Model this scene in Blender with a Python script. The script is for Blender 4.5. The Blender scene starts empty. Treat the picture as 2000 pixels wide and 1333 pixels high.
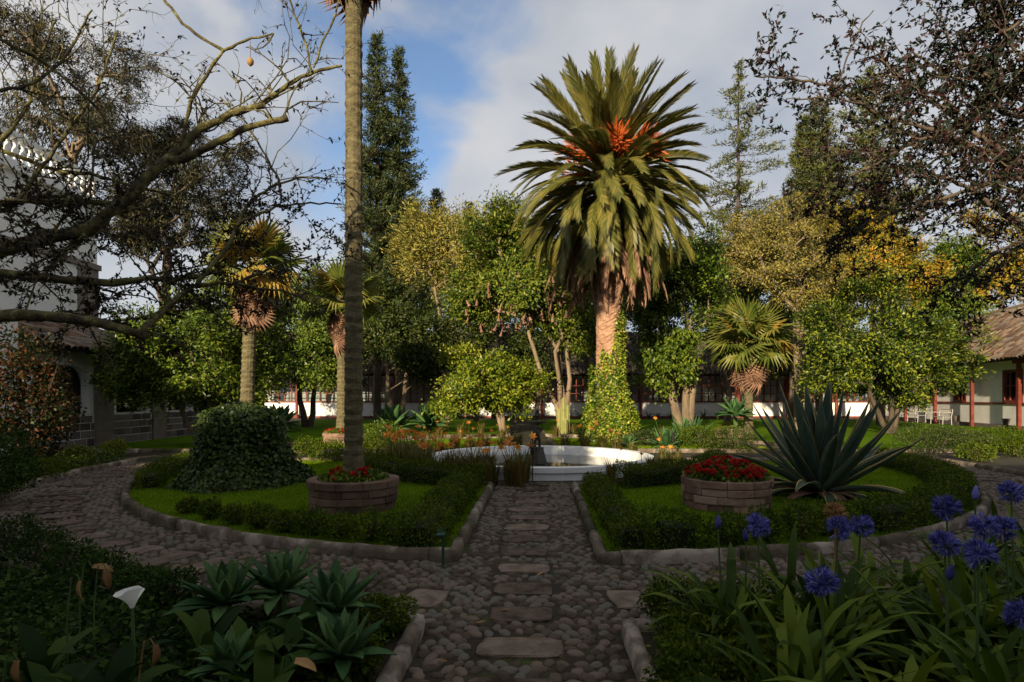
import bpy, math, random
import numpy as np
from mathutils import Vector, Matrix
R = math.radians
rng = np.random.default_rng(7)
random.seed(7)
S = bpy.context.scene
COL = S.collection
# ------------------------------------------------------------------ camera
F, EYE, CX, HY = 1150.0, 1.6, 1000.0, 775.0
cam = bpy.data.cameras.new('camera'); co = bpy.data.objects.new('camera', cam); COL.objects.link(co)
cam.sensor_width = 36; cam.lens = 36*F/2000; cam.shift_y = (HY-666.5)/2000
cam.clip_start = 0.05; cam.clip_end = 3000
co.location = (0, 0, EYE); co.rotation_euler = (R(90), 0, 0)
S.camera = co
def P(px, py, d): return np.array([(px-CX)/F*d, d, EYE-(py-HY)/F*d])
def G(px, py):
    d = F*EYE/(py-HY); return np.array([(px-CX)/F*d, d, 0.0])
# ------------------------------------------------------------------ world and sun
SUN_AZ, SUN_EL = R(21), R(16)           # sun behind and to the left of the camera
sdir = Vector((-math.sin(SUN_AZ)*math.cos(SUN_EL), -math.cos(SUN_AZ)*math.cos(SUN_EL), math.sin(SUN_EL)))
W = bpy.data.worlds.new('World'); S.world = W; W.use_nodes = True
nt = W.node_tree; nt.nodes.clear()
def nn(t, **k):
    n = nt.nodes.new(t)
    for a, b in k.items(): setattr(n, a, b)
    return n
def lk(a, b): nt.links.new(a, b)
out = nn('ShaderNodeOutputWorld'); bg = nn('ShaderNodeBackground')
sky = nn('ShaderNodeTexSky', sky_type='NISHITA'); sky.sun_disc = False
sky.sun_elevation = SUN_EL; sky.sun_rotation = math.atan2(sdir.x, sdir.y); sky.altitude = 2800
sky.ozone_density = 2.0; sky.air_density = 1.2; sky.dust_density = 0.1
tc = nn('ShaderNodeTexCoord')
mp = nn('ShaderNodeMapping'); mp.inputs['Location'].default_value = (0.35, 0.1, 0.62); mp.inputs['Scale'].default_value = (1, 1, 1.5)
lk(tc.outputs['Generated'], mp.inputs['Vector'])
n1 = nn('ShaderNodeTexNoise'); n1.inputs['Scale'].default_value = 2.6; n1.inputs['Detail'].default_value = 7; n1.inputs['Roughness'].default_value = .5; n1.inputs['Distortion'].default_value = .35
lk(mp.outputs[0], n1.inputs['Vector'])
# the break in the clouds that the photograph shows
hole = nn('ShaderNodeVectorMath', operation='DISTANCE'); hole.inputs[1].default_value = Vector(((845-CX)/F, 1, (HY-120)/F)).normalized()
lk(tc.outputs['Generated'], hole.inputs[0])
hr = nn('ShaderNodeMapRange'); hr.inputs[1].default_value = 0; hr.inputs[2].default_value = .30; hr.inputs[3].default_value = -.17; hr.inputs[4].default_value = .17
lk(hole.outputs['Value'], hr.inputs[0])
ad = nn('ShaderNodeMath', operation='ADD'); lk(n1.outputs['Fac'], ad.inputs[0]); lk(hr.outputs[0], ad.inputs[1])
cr = nn('ShaderNodeValToRGB'); cr.color_ramp.elements[0].position = .36; cr.color_ramp.elements[1].position = .53
cr.color_ramp.interpolation = 'EASE'; cr.color_ramp.elements[0].color = (.03, .03, .03, 1); cr.color_ramp.elements[1].color = (.9, .9, .9, 1)
lk(ad.outputs[0], cr.inputs[0])
n2 = nn('ShaderNodeTexNoise'); n2.inputs['Scale'].default_value = 3.2; n2.inputs['Detail'].default_value = 5
mp2 = nn('ShaderNodeMapping'); mp2.inputs['Location'].default_value = (3.1, 1.7, .4); mp2.inputs['Scale'].default_value = (1, 1, 1.6)
lk(tc.outputs['Generated'], mp2.inputs['Vector']); lk(mp2.outputs[0], n2.inputs['Vector'])
cc = nn('ShaderNodeValToRGB'); cc.color_ramp.elements[0].position = .35; cc.color_ramp.elements[1].position = .68
cc.color_ramp.elements[0].color = (2.25, 2.45, 2.8, 1); cc.color_ramp.elements[1].color = (3.8, 3.7, 3.6, 1)
lk(n2.outputs['Fac'], cc.inputs[0])
mx = nn('ShaderNodeMixRGB'); lk(cr.outputs[0], mx.inputs[0]); lk(cc.outputs[0], mx.inputs[2])
lk(sky.outputs[0], mx.inputs[1])
lk(mx.outputs[0], bg.inputs['Color']); bg.inputs['Strength'].default_value = 0.10
lk(bg.outputs[0], out.inputs['Surface'])
sun = bpy.data.lights.new('sun', 'SUN'); sun.energy = 5.0; sun.angle = R(0.55); sun.color = (1, .84, .58)
so = bpy.data.objects.new('sun', sun); COL.objects.link(so)
so.rotation_euler = sdir.to_track_quat('Z', 'Y').to_euler(); so.location = (-30, -30, 30)
S.view_settings.view_transform = 'Standard'; S.view_settings.look = 'None'
S.view_settings.exposure = 0.92; S.view_settings.gamma = 1
S.render.engine = 'CYCLES'
# ------------------------------------------------------------------ materials
def _tree(name):
    m = bpy.data.materials.new(name); m.use_nodes = True; return m, m.node_tree, m.node_tree.nodes['Principled BSDF']
def M(name, cols, scale=4.0, rough=.8, bump=0., bscale=30., island=0., metallic=0., spec=.3, stretch=(1, 1, 1), detail=6):
    """rock, plaster, wood, paint: noise between colours, optional per-piece tint, fine bump"""
    m, t, b = _tree(name); N = t.nodes; L = t.links
    tcn = N.new('ShaderNodeTexCoord'); mpn = N.new('ShaderNodeMapping'); mpn.inputs['Scale'].default_value = stretch
    geo = N.new('ShaderNodeNewGeometry')
    L.new(geo.outputs['Position'], mpn.inputs[0])
    no = N.new('ShaderNodeTexNoise'); no.inputs['Scale'].default_value = scale; no.inputs['Detail'].default_value = detail; no.inputs['Roughness'].default_value = .65
    L.new(mpn.outputs[0], no.inputs['Vector'])
    ra = N.new('ShaderNodeValToRGB'); e = ra.color_ramp.elements
    ps = np.linspace(.3, .7, len(cols))
    e[0].position = ps[0]; e[0].color = (*cols[0], 1); e[1].position = ps[-1]; e[1].color = (*cols[-1], 1)
    for p, c in list(zip(ps, cols))[1:-1]:
        q = e.new(p); q.color = (*c, 1)
    fac = no.outputs['Fac']
    if island:
        oi = N.new('ShaderNodeObjectInfo')
        a1 = N.new('ShaderNodeMath'); a1.operation = 'ADD'; L.new(geo.outputs['Random Per Island'], a1.inputs[0]); L.new(oi.outputs['Random'], a1.inputs[1])
        a2 = N.new('ShaderNodeMath'); a2.operation = 'FRACT'; L.new(a1.outputs[0], a2.inputs[0])
        a3 = N.new('ShaderNodeMath'); a3.operation = 'MULTIPLY_ADD'; L.new(a2.outputs[0], a3.inputs[0]); a3.inputs[1].default_value = island; a3.inputs[2].default_value = -island/2
        a4 = N.new('ShaderNodeMath'); a4.operation = 'ADD'; L.new(no.outputs['Fac'], a4.inputs[0]); L.new(a3.outputs[0], a4.inputs[1]); fac = a4.outputs[0]
    L.new(fac, ra.inputs[0]); L.new(ra.outputs[0], b.inputs['Base Color'])
    b.inputs['Roughness'].default_value = rough; b.inputs['Metallic'].default_value = metallic; b.inputs['Specular IOR Level'].default_value = spec
    if bump:
        nb = N.new('ShaderNodeTexNoise'); nb.inputs['Scale'].default_value = bscale; nb.inputs['Detail'].default_value = 5
        L.new(mpn.outputs[0], nb.inputs['Vector'])
        bp = N.new('ShaderNodeBump'); bp.inputs['Strength'].default_value = bump; bp.inputs['Distance'].default_value = .02
        L.new(nb.outputs['Fac'], bp.inputs['Height']); L.new(bp.outputs[0], b.inputs['Normal'])
    return m
def LEAF(name, cols, trans=.35, rough=.5, var=.55, scale=.9, spec=.25):
    """foliage: each leaf its own tint (random per island) on a slow drift of hue through the plant, light passing through"""
    m, t, b = _tree(name); N = t.nodes; L = t.links
    geo = N.new('ShaderNodeNewGeometry'); oi = N.new('ShaderNodeObjectInfo')
    no = N.new('ShaderNodeTexNoise'); no.inputs['Scale'].default_value = scale; no.inputs['Detail'].default_value = 3
    L.new(geo.outputs['Position'], no.inputs['Vector'])
    a1 = N.new('ShaderNodeMath'); a1.operation = 'ADD'; L.new(geo.outputs['Random Per Island'], a1.inputs[0]); L.new(oi.outputs['Random'], a1.inputs[1])
    a2 = N.new('ShaderNodeMath'); a2.operation = 'FRACT'; L.new(a1.outputs[0], a2.inputs[0])
    mr = N.new('ShaderNodeMath'); mr.operation = 'MULTIPLY_ADD'; mr.inputs[1].default_value = var; mr.inputs[2].default_value = -.5*var
    L.new(a2.outputs[0], mr.inputs[0])
    ad2 = N.new('ShaderNodeMath'); ad2.operation = 'ADD'; L.new(no.outputs['Fac'], ad2.inputs[0]); L.new(mr.outputs[0], ad2.inputs[1])
    ra = N.new('ShaderNodeValToRGB'); e = ra.color_ramp.elements; ps = np.linspace(.25, .78, len(cols))
    e[0].position = ps[0]; e[0].color = (*cols[0], 1); e[1].position = ps[-1]; e[1].color = (*cols[-1], 1)
    for p, c in list(zip(ps, cols))[1:-1]:
        q = e.new(p); q.color = (*c, 1)
    L.new(ad2.outputs[0], ra.inputs[0]); L.new(ra.outputs[0], b.inputs['Base Color'])
    b.inputs['Roughness'].default_value = rough; b.inputs['Specular IOR Level'].default_value = spec
    tr = N.new('ShaderNodeBsdfTranslucent'); L.new(ra.outputs[0], tr.inputs[0])
    ms = N.new('ShaderNodeMixShader'); ms.inputs[0].default_value = trans
    L.new(b.outputs[0], ms.inputs[1]); L.new(tr.outputs[0], ms.inputs[2]); L.new(ms.outputs[0], N['Material Output'].inputs[0])
    return m
mat = dict(
 soil=M('soil', [(.018, .013, .008), (.04, .03, .018), (.03, .035, .012)], 3, .95, .6, 25),
 turf=M('turf', [(.045, .095, .004), (.07, .135, .005), (.095, .155, .007)], 1.3, .95, .5, 60, spec=.02),
 joint=M('path_joint', [(.016, .012, .008), (.035, .026, .015), (.045, .062, .008)], 2.2, .95, .5, 60),
 cobble=M('cobble', [(.075, .056, .038), (.115, .087, .062), (.15, .112, .082), (.17, .125, .095), (.13, .115, .092)], 3.0, .85, .7, 90, island=.8, spec=.15),
 slab=M('slab', [(.036, .027, .019), (.105, .077, .055), (.14, .104, .077), (.21, .157, .12)], 6, .9, .9, 70, island=.3, spec=.12, detail=10),
 kerb=M('kerb', [(.03, .028, .010), (.08, .062, .037), (.13, .10, .072), (.30, .25, .20)], 3.2, .9, .5, 35, island=.3),
 planter=M('planter', [(.09, .05, .035), (.20, .12, .085), (.30, .20, .155)], 3, .9, .4, 40, island=.35),
 planter_old=M('planter_old', [(.06, .035, .025), (.11, .065, .045), (.16, .10, .07)], 3, .9, .4, 40, island=.35),
 plaster=M('white_plaster', [(.62, .61, .58), (.74, .73, .70), (.80, .79, .77)], 1.1, .85, .15, 20),
 basin=M('basin_paint', [(.66, .66, .65), (.78, .78, .77), (.82, .82, .81)], 2, .6, .1, 20),
 redwood=M('red_wood', [(.09, .018, .012), (.15, .03, .02), (.19, .045, .03)], 5, .6, .2, 50),
 iron=M('dark_iron', [(.012, .012, .012), (.03, .026, .022)], 20, .5, .2, 80, metallic=.4),
 bench=M('pale_iron', [(.30, .28, .26), (.42, .40, .38)], 20, .5),
 greenpaint=M('green_paint', [(.01, .04, .025), (.015, .06, .04)], 20, .5),
 stone=M('grey_stone', [(.07, .055, .05), (.12, .10, .09), (.17, .145, .13)], 2.5, .9, .4, 25, island=.7),
 pier=M('pier_stone', [(.13, .10, .085), (.19, .155, .135), (.24, .20, .175)], 2, .9, .3, 20),
 mortar=M('white_mortar', [(.5, .49, .46), (.62, .61, .58)], 3, .9),
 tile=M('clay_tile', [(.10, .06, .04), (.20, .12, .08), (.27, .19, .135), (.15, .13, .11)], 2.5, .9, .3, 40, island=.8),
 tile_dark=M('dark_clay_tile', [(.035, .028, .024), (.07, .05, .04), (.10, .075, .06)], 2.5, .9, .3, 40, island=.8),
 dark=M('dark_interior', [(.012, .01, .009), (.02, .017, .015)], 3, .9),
 bark=M('bark', [(.035, .026, .018), (.075, .055, .04), (.11, .085, .06)], 5, .95, .8, 30, stretch=(1, 1, .3)),
 bark_pale=M('pale_bark', [(.10, .075, .05), (.18, .13, .085), (.24, .18, .12)], 5, .9, .6, 30, stretch=(1, 1, .3)),
 bark_moss=M('mossy_bark', [(.022, .016, .012), (.055, .042, .024), (.11, .10, .03), (.24, .22, .12)], 9, .95, .9, 40),
 palmbark=M('palm_bark', [(.06, .046, .028), (.12, .10, .05), (.20, .17, .09)], 7, .95, 1., 50, stretch=(1, 1, 3)),
 phoenixbark=M('phoenix_bark', [(.20, .10, .06), (.32, .18, .11), (.40, .25, .16)], 5, .9, .5, 40),
 dead=LEAF('dead_frond', [(.11, .055, .035), (.22, .12, .075), (.32, .19, .12)], .15, .8, .7, 1.5),
 fruit=LEAF('orange_fruit', [(.35, .06, .015), (.5, .12, .02), (.42, .09, .02)], .2, .6),
 frond=LEAF('frond', [(.055, .066, .014), (.115, .115, .022), (.22, .175, .04)], .25, .45, .5, 1.2, .35),
 fan=LEAF('fan_frond', [(.06, .09, .014), (.13, .15, .024), (.22, .20, .04)], .35, .45, .5, 1.2),
 fan_yellow=LEAF('fan_frond_yellow', [(.16, .17, .03), (.30, .22, .035), (.38, .20, .04)], .35, .5, .5, 2),
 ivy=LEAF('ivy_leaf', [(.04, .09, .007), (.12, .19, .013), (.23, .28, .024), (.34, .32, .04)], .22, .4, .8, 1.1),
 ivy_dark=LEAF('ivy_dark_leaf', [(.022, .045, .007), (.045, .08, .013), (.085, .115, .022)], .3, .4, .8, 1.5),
 box=LEAF('box_leaf', [(.03, .055, .004), (.065, .10, .007), (.12, .15, .011)], .3, .6, .8, 2., .1),
 core=M('hedge_core', [(.006, .010, .003), (.012, .018, .005)], 8, 1),  # near-black fill painted in for the shade inside hedges and ivy
 grass=LEAF('grass_blade', [(.08, .15, .005), (.15, .24, .008), (.24, .30, .012)], .45, .9, .8, 1., .02),
 cover=LEAF('cover_leaf', [(.010, .026, .004), (.024, .054, .007), (.045, .08, .011)], .3, .6, .9, 2., .1),
 conifer=LEAF('conifer_needle', [(.02, .036, .011), (.045, .065, .02), (.08, .088, .024)], .22, .6, .8, .5),
 conifer2=LEAF('pine_needle', [(.045, .058, .016), (.09, .105, .026), (.15, .15, .036)], .22, .6, .8, .5),
 euca=LEAF('eucalyptus_leaf', [(.018, .022, .010), (.04, .042, .016), (.075, .062, .026)], .22, .5, .9, .5),
 lime=LEAF('lime_leaf', [(.06, .10, .007), (.14, .18, .012), (.24, .25, .02)], .22, .4, .8, .9),
 green=LEAF('green_leaf', [(.03, .06, .006), (.075, .12, .011), (.15, .185, .018)], .22, .4, .8, .8),
 darkgreen=LEAF('dark_leaf', [(.016, .03, .006), (.04, .06, .010), (.075, .09, .014)], .22, .5, .8, .8),
 olive=LEAF('olive_leaf', [(.09, .082, .018), (.18, .155, .034), (.30, .24, .055)], .22, .6, .8, .8),
 yellow=LEAF('yellow_leaf', [(.06, .09, .010), (.18, .17, .014), (.36, .26, .018), (.34, .17, .02)], .22, .5, .8, .7),
 reed=LEAF('reed_leaf', [(.11, .12, .022), (.23, .21, .04), (.34, .27, .06)], .22, .5, .8, .7),
 flowering=LEAF('flowering_leaf', [(.04, .075, .009), (.10, .145, .014), (.19, .20, .022)], .22, .45, .8, .7),
 laurel=LEAF('laurel_leaf', [(.014, .03, .005), (.04, .07, .008), (.08, .12, .013), (.19, .21, .02)], .22, .4, .9, 1.3),  # darkest tones stand in for shaded crown gaps, palest for highlights
 pinkpod=LEAF('pink_bloom', [(.20, .10, .07), (.33, .18, .13)], .3, .6),
 redleaf=LEAF('red_leaf', [(.010, .02, .005), (.022, .036, .007), (.04, .045, .010), (.11, .04, .015)], .35, .5, .9, 1.2),
 twigleaf=LEAF('twig_leaf', [(.010, .012, .006), (.022, .024, .010), (.045, .02, .012)], .25, .5, .8, 2),
 redtwig=LEAF('red_twig_leaf', [(.007, .016, .007), (.016, .026, .011), (.045, .013, .015)], .25, .7, .8, 2),
 agave=M('agave_leaf', [(.03, .058, .045), (.05, .085, .062), (.07, .105, .072)], 4, .6, .1, 30, island=.5, spec=.2),
 agave_edge=M('agave_margin', [(.34, .26, .09), (.46, .36, .15)], 6, .6),
 soft_agave=M('soft_agave_leaf', [(.022, .06, .018), (.042, .095, .03), (.07, .13, .04)], 4, .6, .1, 30, island=.6, spec=.15),
 strap=LEAF('strap_leaf', [(.028, .055, .004), (.06, .10, .007), (.11, .15, .011)], .3, .5, .9, 3., .12),
 agap=LEAF('blue_floret', [(.05, .045, .20), (.10, .10, .36), (.20, .21, .56)], .3, .5, .9, 5.),
 stem=M('green_stem', [(.04, .075, .015), (.06, .10, .025)], 9, .6),
 red=LEAF('red_petal', [(.28, .006, .006), (.42, .012, .012), (.5, .03, .02)], .3, .5, .8, 6.),
 orange=LEAF('orange_petal', [(.55, .16, .02), (.65, .26, .04), (.6, .34, .06)], .35, .5, .8, 6.),
 white=LEAF('white_petal', [(.75, .75, .68), (.82, .82, .76)], .3, .4, .3, 3.),
 dry=LEAF('dry_leaf', [(.20, .11, .04), (.32, .18, .07), (.42, .25, .10)], .25, .7, .5, 8.),
 cactus=M('cactus_skin', [(.16, .17, .05), (.25, .24, .08)], 5, .6),
 statue=M('dark_bronze', [(.025, .022, .02), (.06, .05, .04)], 8, .55, .3, 30, metallic=.2),
)
def _glass():
    m, t, b = _tree('window_glass'); N = t.nodes; L = t.links
    tr = N.new('ShaderNodeBsdfTransparent'); tr.inputs[0].default_value = (.75, .78, .77, 1); gl = N.new('ShaderNodeBsdfGlossy'); gl.inputs['Roughness'].default_value = .04
    lw = N.new('ShaderNodeFresnel'); lw.inputs[0].default_value = 1.5
    ms = N.new('ShaderNodeMixShader'); L.new(lw.outputs[0], ms.inputs[0]); L.new(tr.outputs[0], ms.inputs[1]); L.new(gl.outputs[0], ms.inputs[2])
    L.new(ms.outputs[0], N['Material Output'].inputs[0]); return m
mat['glass'] = _glass()
def _water():
    m, t, b = _tree('pool_water'); N = t.nodes; L = t.links
    b.inputs['Base Color'].default_value = (.05, .05, .035, 1); b.inputs['Roughness'].default_value = .06; b.inputs['Specular IOR Level'].default_value = .6
    no = N.new('ShaderNodeTexNoise'); no.inputs['Scale'].default_value = 5; bp = N.new('ShaderNodeBump'); bp.inputs['Strength'].default_value = .12; bp.inputs['Distance'].default_value = .02
    L.new(no.outputs[0], bp.inputs['Height']); L.new(bp.outputs[0], b.inputs['Normal']); return m
mat['water'] = _water()
# ------------------------------------------------------------------ mesh and object helpers
def nmesh(name, V, Q, smooth=False):
    """fast mesh from an (n,3) array and an (m,k) face array"""
    V = np.asarray(V, np.float32); Q = np.asarray(Q, np.int32); me = bpy.data.meshes.new(name)
    k = Q.shape[1]; me.vertices.add(len(V)); me.vertices.foreach_set('co', V.ravel())
    me.loops.add(Q.size); me.loops.foreach_set('vertex_index', Q.ravel())
    me.polygons.add(len(Q)); me.polygons.foreach_set('loop_start', np.arange(0, Q.size, k, dtype=np.int32))
    if smooth: me.polygons.foreach_set('use_smooth', np.ones(len(Q), bool))
    me.update(calc_edges=True); return me
class MB:
    """collects pieces of one mesh"""
    def __init__(s): s.v = []; s.f = []
    def add(s, V, Fc):
        o = len(s.v); s.v.extend([tuple(map(float, p)) for p in V]); s.f.extend([tuple(i+o for i in f) for f in Fc])
    def box(s, a, b):
        x0, y0, z0 = a; x1, y1, z1 = b
        s.add([(x0, y0, z0), (x1, y0, z0), (x1, y1, z0), (x0, y1, z0), (x0, y0, z1), (x1, y0, z1), (x1, y1, z1), (x0, y1, z1)],
              [(0, 3, 2, 1), (4, 5, 6, 7), (0, 1, 5, 4), (1, 2, 6, 5), (2, 3, 7, 6), (3, 0, 4, 7)])
    def tube(s, pts, rad, sides=6, cap=True):
        V, Fc = tube(pts, rad, sides, cap); s.add(V, Fc)
    def lathe(s, prof, seg=20, c=(0, 0, 0), cap=True):
        n = len(prof); V = []
        for r, z in prof:
            for k in range(seg):
                a = 2*math.pi*k/seg; V.append((c[0]+r*math.cos(a), c[1]+r*math.sin(a), c[2]+z))
        Fc = [(i*seg+k, i*seg+(k+1) % seg, (i+1)*seg+(k+1) % seg, (i+1)*seg+k) for i in range(n-1) for k in range(seg)]
        if cap: Fc += [tuple(range(seg-1, -1, -1)), tuple((n-1)*seg+k for k in range(seg))]
        s.add(V, Fc)
    def mesh(s, name, smooth=False):
        me = bpy.data.meshes.new(name); me.from_pydata(s.v, [], s.f)
        if smooth: me.polygons.foreach_set('use_smooth', np.ones(len(me.polygons), bool))
        me.update(); return me
def tube(pts, rad, sides=6, cap=True):
    pts = np.asarray(pts, float); n = len(pts); rad = np.broadcast_to(np.asarray(rad, float), (n,))
    T = np.gradient(pts, axis=0); T /= np.linalg.norm(T, axis=1)[:, None]+1e-9
    ref = np.array([0, 0, 1.]) if abs(T[0, 2]) < .9 else np.array([1., 0, 0])
    A = np.cross(T, ref); A /= np.linalg.norm(A, axis=1)[:, None]+1e-9; B = np.cross(T, A)
    an = np.linspace(0, 2*math.pi, sides, endpoint=False)
    V = (pts[:, None, :]+rad[:, None, None]*(np.cos(an)[None, :, None]*A[:, None, :]+np.sin(an)[None, :, None]*B[:, None, :])).reshape(-1, 3)
    Fc = [(i*sides+k, (i+1)*sides+k, (i+1)*sides+(k+1) % sides, i*sides+(k+1) % sides) for i in range(n-1) for k in range(sides)]
    if cap: Fc += [tuple(range(sides)), tuple((n-1)*sides+k for k in range(sides-1, -1, -1))]
    return V, Fc
def link(name, me, m, parent=None, loc=None):
    o = bpy.data.objects.new(name, me); COL.objects.link(o)
    if me is not None and m is not None and not me.materials: me.materials.append(mat[m] if isinstance(m, str) else m)
    if parent: o.parent = parent
    if loc is not None: o.location = loc
    return o
def tag(o, label, cat, group=None):
    o['label'] = label; o['category'] = cat
    if group: o['group'] = group
    return o
def thing(name, label, cat, loc=(0, 0, 0), group=None, rz=0):
    o = bpy.data.objects.new(name, None); COL.objects.link(o); o.location = loc; o.rotation_euler.z = rz; o.empty_display_size = .2
    return tag(o, label, cat, group)
def struct(o): o['kind'] = 'structure'; return o
def stuff(o): o['kind'] = 'stuff'; return o
def inst(name, me, parent, loc, rot=(0, 0, 0), sc=(1, 1, 1)):
    o = bpy.data.objects.new(name, me); COL.objects.link(o); o.parent = parent; o.location = loc; o.rotation_euler = rot; o.scale = sc; return o
def unit(A): return A/(np.linalg.norm(A, axis=-1, keepdims=True)+1e-9)
def rdir(n): return unit(rng.normal(size=(n, 3)))
def leaf_arrays(C, D, L, Wd, fold=.15, face=None):
    """pointed four-corner leaves: base C, direction D, length L, width Wd"""
    n = len(C); L = np.broadcast_to(L, (n,))[:, None]; Wd = np.broadcast_to(Wd, (n,))[:, None]
    D = unit(D); Nn = unit(rdir(n)*(1. if face is None else .8)+np.array([0, 0, .6])+(0 if face is None else face)); Sd = unit(np.cross(D, Nn)); Nn = np.cross(Sd, D)
    V = np.stack([C, C+D*L*.45+Sd*Wd*.5+Nn*L*fold, C+D*L, C+D*L*.45-Sd*Wd*.5+Nn*L*fold], 1).reshape(-1, 3)
    return V, np.arange(4*n).reshape(-1, 4)
def leaf_mesh(name, C, D, L, Wd, fold=.15, face=None): return nmesh(name, *leaf_arrays(C, D, L, Wd, fold, face))
def jit(n, a, b): return rng.uniform(a, b, n)
# ------------------------------------------------------------------ ground, paths, beds, kerbs
C0 = np.array([.65, 13.7])                    # middle of the round garden
R_BED, R_OUT = 8.1, 9.75
def axis_x(d): return .143+.045*(d-5.49)      # middle of the straight path
def sheet(name, pts, z, m):
    return struct(link(name, (lambda b: (b.add([(p[0], p[1], z) for p in pts], [tuple(range(len(pts)))]), b.mesh(name))[1])(MB()), m))
sheet('ground', [(-900, -300), (900, -300), (900, 1800), (-900, 1800)], -.012, 'soil')
def arc(r, a0, a1, n, c=C0): return [(c[0]+r*math.cos(a), c[1]+r*math.sin(a)) for a in np.linspace(a0, a1, n)]
ring = sheet('ring_path', arc(R_OUT+.1, 0, 2*math.pi, 97)[:-1], 0.0, 'joint')
spath = sheet('straight_path', [(axis_x(-3)-.75, -3), (axis_x(-3)+.75, -3), (axis_x(11.3)+.75, 11.3), (axis_x(11.3)-.75, 11.3)], .004, 'joint')
cpath = sheet('cross_path', [(-17, 14.3), (19, 14.3), (19, 16.7), (-17, 16.7)], .008, 'joint')
def bed_poly(side, far, off=0.):
    """outline of one quarter bed (side -1 left, +1 right); off moves the outline inwards"""
    hw, ro, ri = .70+off, R_BED-off, 3.5+off
    if not far:
        ylim = 14.3-off
        def onpath(r):                         # where the path edge meets radius r, in front of the fountain
            for d in np.linspace(2, 13.7, 600):
                if math.hypot(axis_x(d)+side*hw-C0[0], d-C0[1]) <= r: return (axis_x(d)+side*hw, d)
        a, b = onpath(ro), onpath(ri)
        aa = math.atan2(a[1]-C0[1], a[0]-C0[0]); ab = math.atan2(b[1]-C0[1], b[0]-C0[0])
        ae = math.asin((ylim-C0[1])/ro); ai = math.asin((ylim-C0[1])/ri)
        if side > 0: return [b, a]+arc(ro, aa, ae, 26)[1:]+arc(ri, ai, ab, 14)[:-1]
        return [b, a]+arc(ro, aa, -math.pi-ae, 26)[1:]+arc(ri, -math.pi-ai, ab, 14)[:-1]
    ylim = 16.7+off; ae = math.asin((ylim-C0[1])/ro); ai = math.asin(min(1, (ylim-C0[1])/ri)) ; xo = math.asin(min(1, hw/ro)); xi = math.asin(hw/ri)
    o_ = arc(ro, ae, math.pi/2-xo, 22); i_ = arc(ri, math.pi/2-xi, ai, 10)
    pts = o_+i_
    return pts if side > 0 else [(2*C0[0]-x, y) for x, y in pts]
def solid(name, pts, z0, z1, m):
    n = len(pts); b = MB()
    b.add([(x, y, z0) for x, y in pts]+[(x, y, z1) for x, y in pts], [tuple(range(n, 2*n))]+[(i, (i+1) % n, n+(i+1) % n, n+i) for i in range(n)])
    return struct(link(name, b.mesh(name), m))
kprof = [(.01, -.03), (.004, .07), (.022, .108), (.06, .118), (.096, .104), (.112, .06), (.112, -.03)]
def kerb(name, pts, seg=.95, closed=False, w=1.0, h=1.0, root=None):
    pts = np.array(pts, float)
    if closed: pts = np.vstack([pts, pts[:1]])
    s = np.r_[0, np.cumsum(np.linalg.norm(np.diff(pts, axis=0), axis=1))]
    root = root or struct(link(name, None, None))
    q = 0.
    while q < s[-1]-.1:
        e = min(q+seg*random.uniform(.7, 1.3), s[-1])
        if s[-1]-e < .3: e = s[-1]
        st = np.linspace(q+.003, e-.003, 7); b = MB(); V = []
        xy = np.c_[np.interp(st, s, pts[:, 0]), np.interp(st, s, pts[:, 1])]
        d = np.gradient(xy, axis=0); d /= np.linalg.norm(d, axis=1)[:, None]; nrm = np.c_[-d[:, 1], d[:, 0]]
        dh = random.uniform(-.012, .008); dw = random.uniform(-.006, .006)
        for i in range(7):
            for u, z in kprof:
                uu = (u-.06)*w+dw+random.uniform(-.009, .009)
                V.append((xy[i, 0]+nrm[i, 0]*uu, xy[i, 1]+nrm[i, 1]*uu, z*h+(dh+random.uniform(-.008, .008) if z > 0 else 0)))
        k = len(kprof); b.add(V, [(i*k+j, i*k+j+1, (i+1)*k+j+1, (i+1)*k+j) for i in range(6) for j in range(k-1)]+[tuple(range(k-1, -1, -1)), tuple(6*k+j for j in range(k))])
        link('kerb_stone', b.mesh('kerb_stone', True), 'kerb', root); q = e
    return root
beds = {}
for side in (-1, 1):
    for far in (0, 1):
        pl = bed_poly(side, far); beds[side, far] = bed_poly(side, far, .09)
        solid('lawn', beds[side, far], -.01, .05, 'turf')
        kerb('bed_kerb', bed_poly(side, far, .03), closed=True)
# outer beds: two in front (left and right of the camera), four around
def outer_front(side):
    hw = .71
    for d in np.linspace(0, 8, 900):
        if math.hypot(axis_x(d)+side*hw-C0[0], d-C0[1]) <= R_OUT: break
    a = (axis_x(d)+side*hw, d); aa = math.atan2(a[1]-C0[1], a[0]-C0[0])
    ae = math.asin((14.2-C0[1])/R_OUT)
    ar = arc(R_OUT, aa, ae if side > 0 else -math.pi-ae, 40)
    return [(axis_x(-3)+side*hw, -3)]+ar
for side in (-1, 1):
    ed = outer_front(side)
    kerb('garden_kerb', ed)
    solid('garden_bed', ed+[(side*17, 14.2), (side*17, -3)], -.01, .04, 'soil')
xo = math.asin(.75/R_OUT); ae = math.asin((16.8-C0[1])/R_OUT)
for side in (-1, 1):
    e = arc(R_OUT, math.pi/2-xo, ae, 30)
    e = [(C0[0]+side*(x-C0[0]), y) for x, y in e]
    kerb('garden_kerb', [(C0[0]+side*.75, 27)]+e+[(side*17, 16.8)])
    solid('lawn', [(C0[0]+side*.75, 40)]+[(C0[0]+side*.75, 27)]+e+[(side*17, 16.8), (side*24 if side > 0 else -13, 16.8), (side*24 if side > 0 else -13, 40)], -.01, .045, 'turf')
sheet('back_path', [(C0[0]-.75, 22.5), (C0[0]+.75, 22.5), (C0[0]+.75, 42), (C0[0]-.75, 42)], .012, 'joint')
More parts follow.
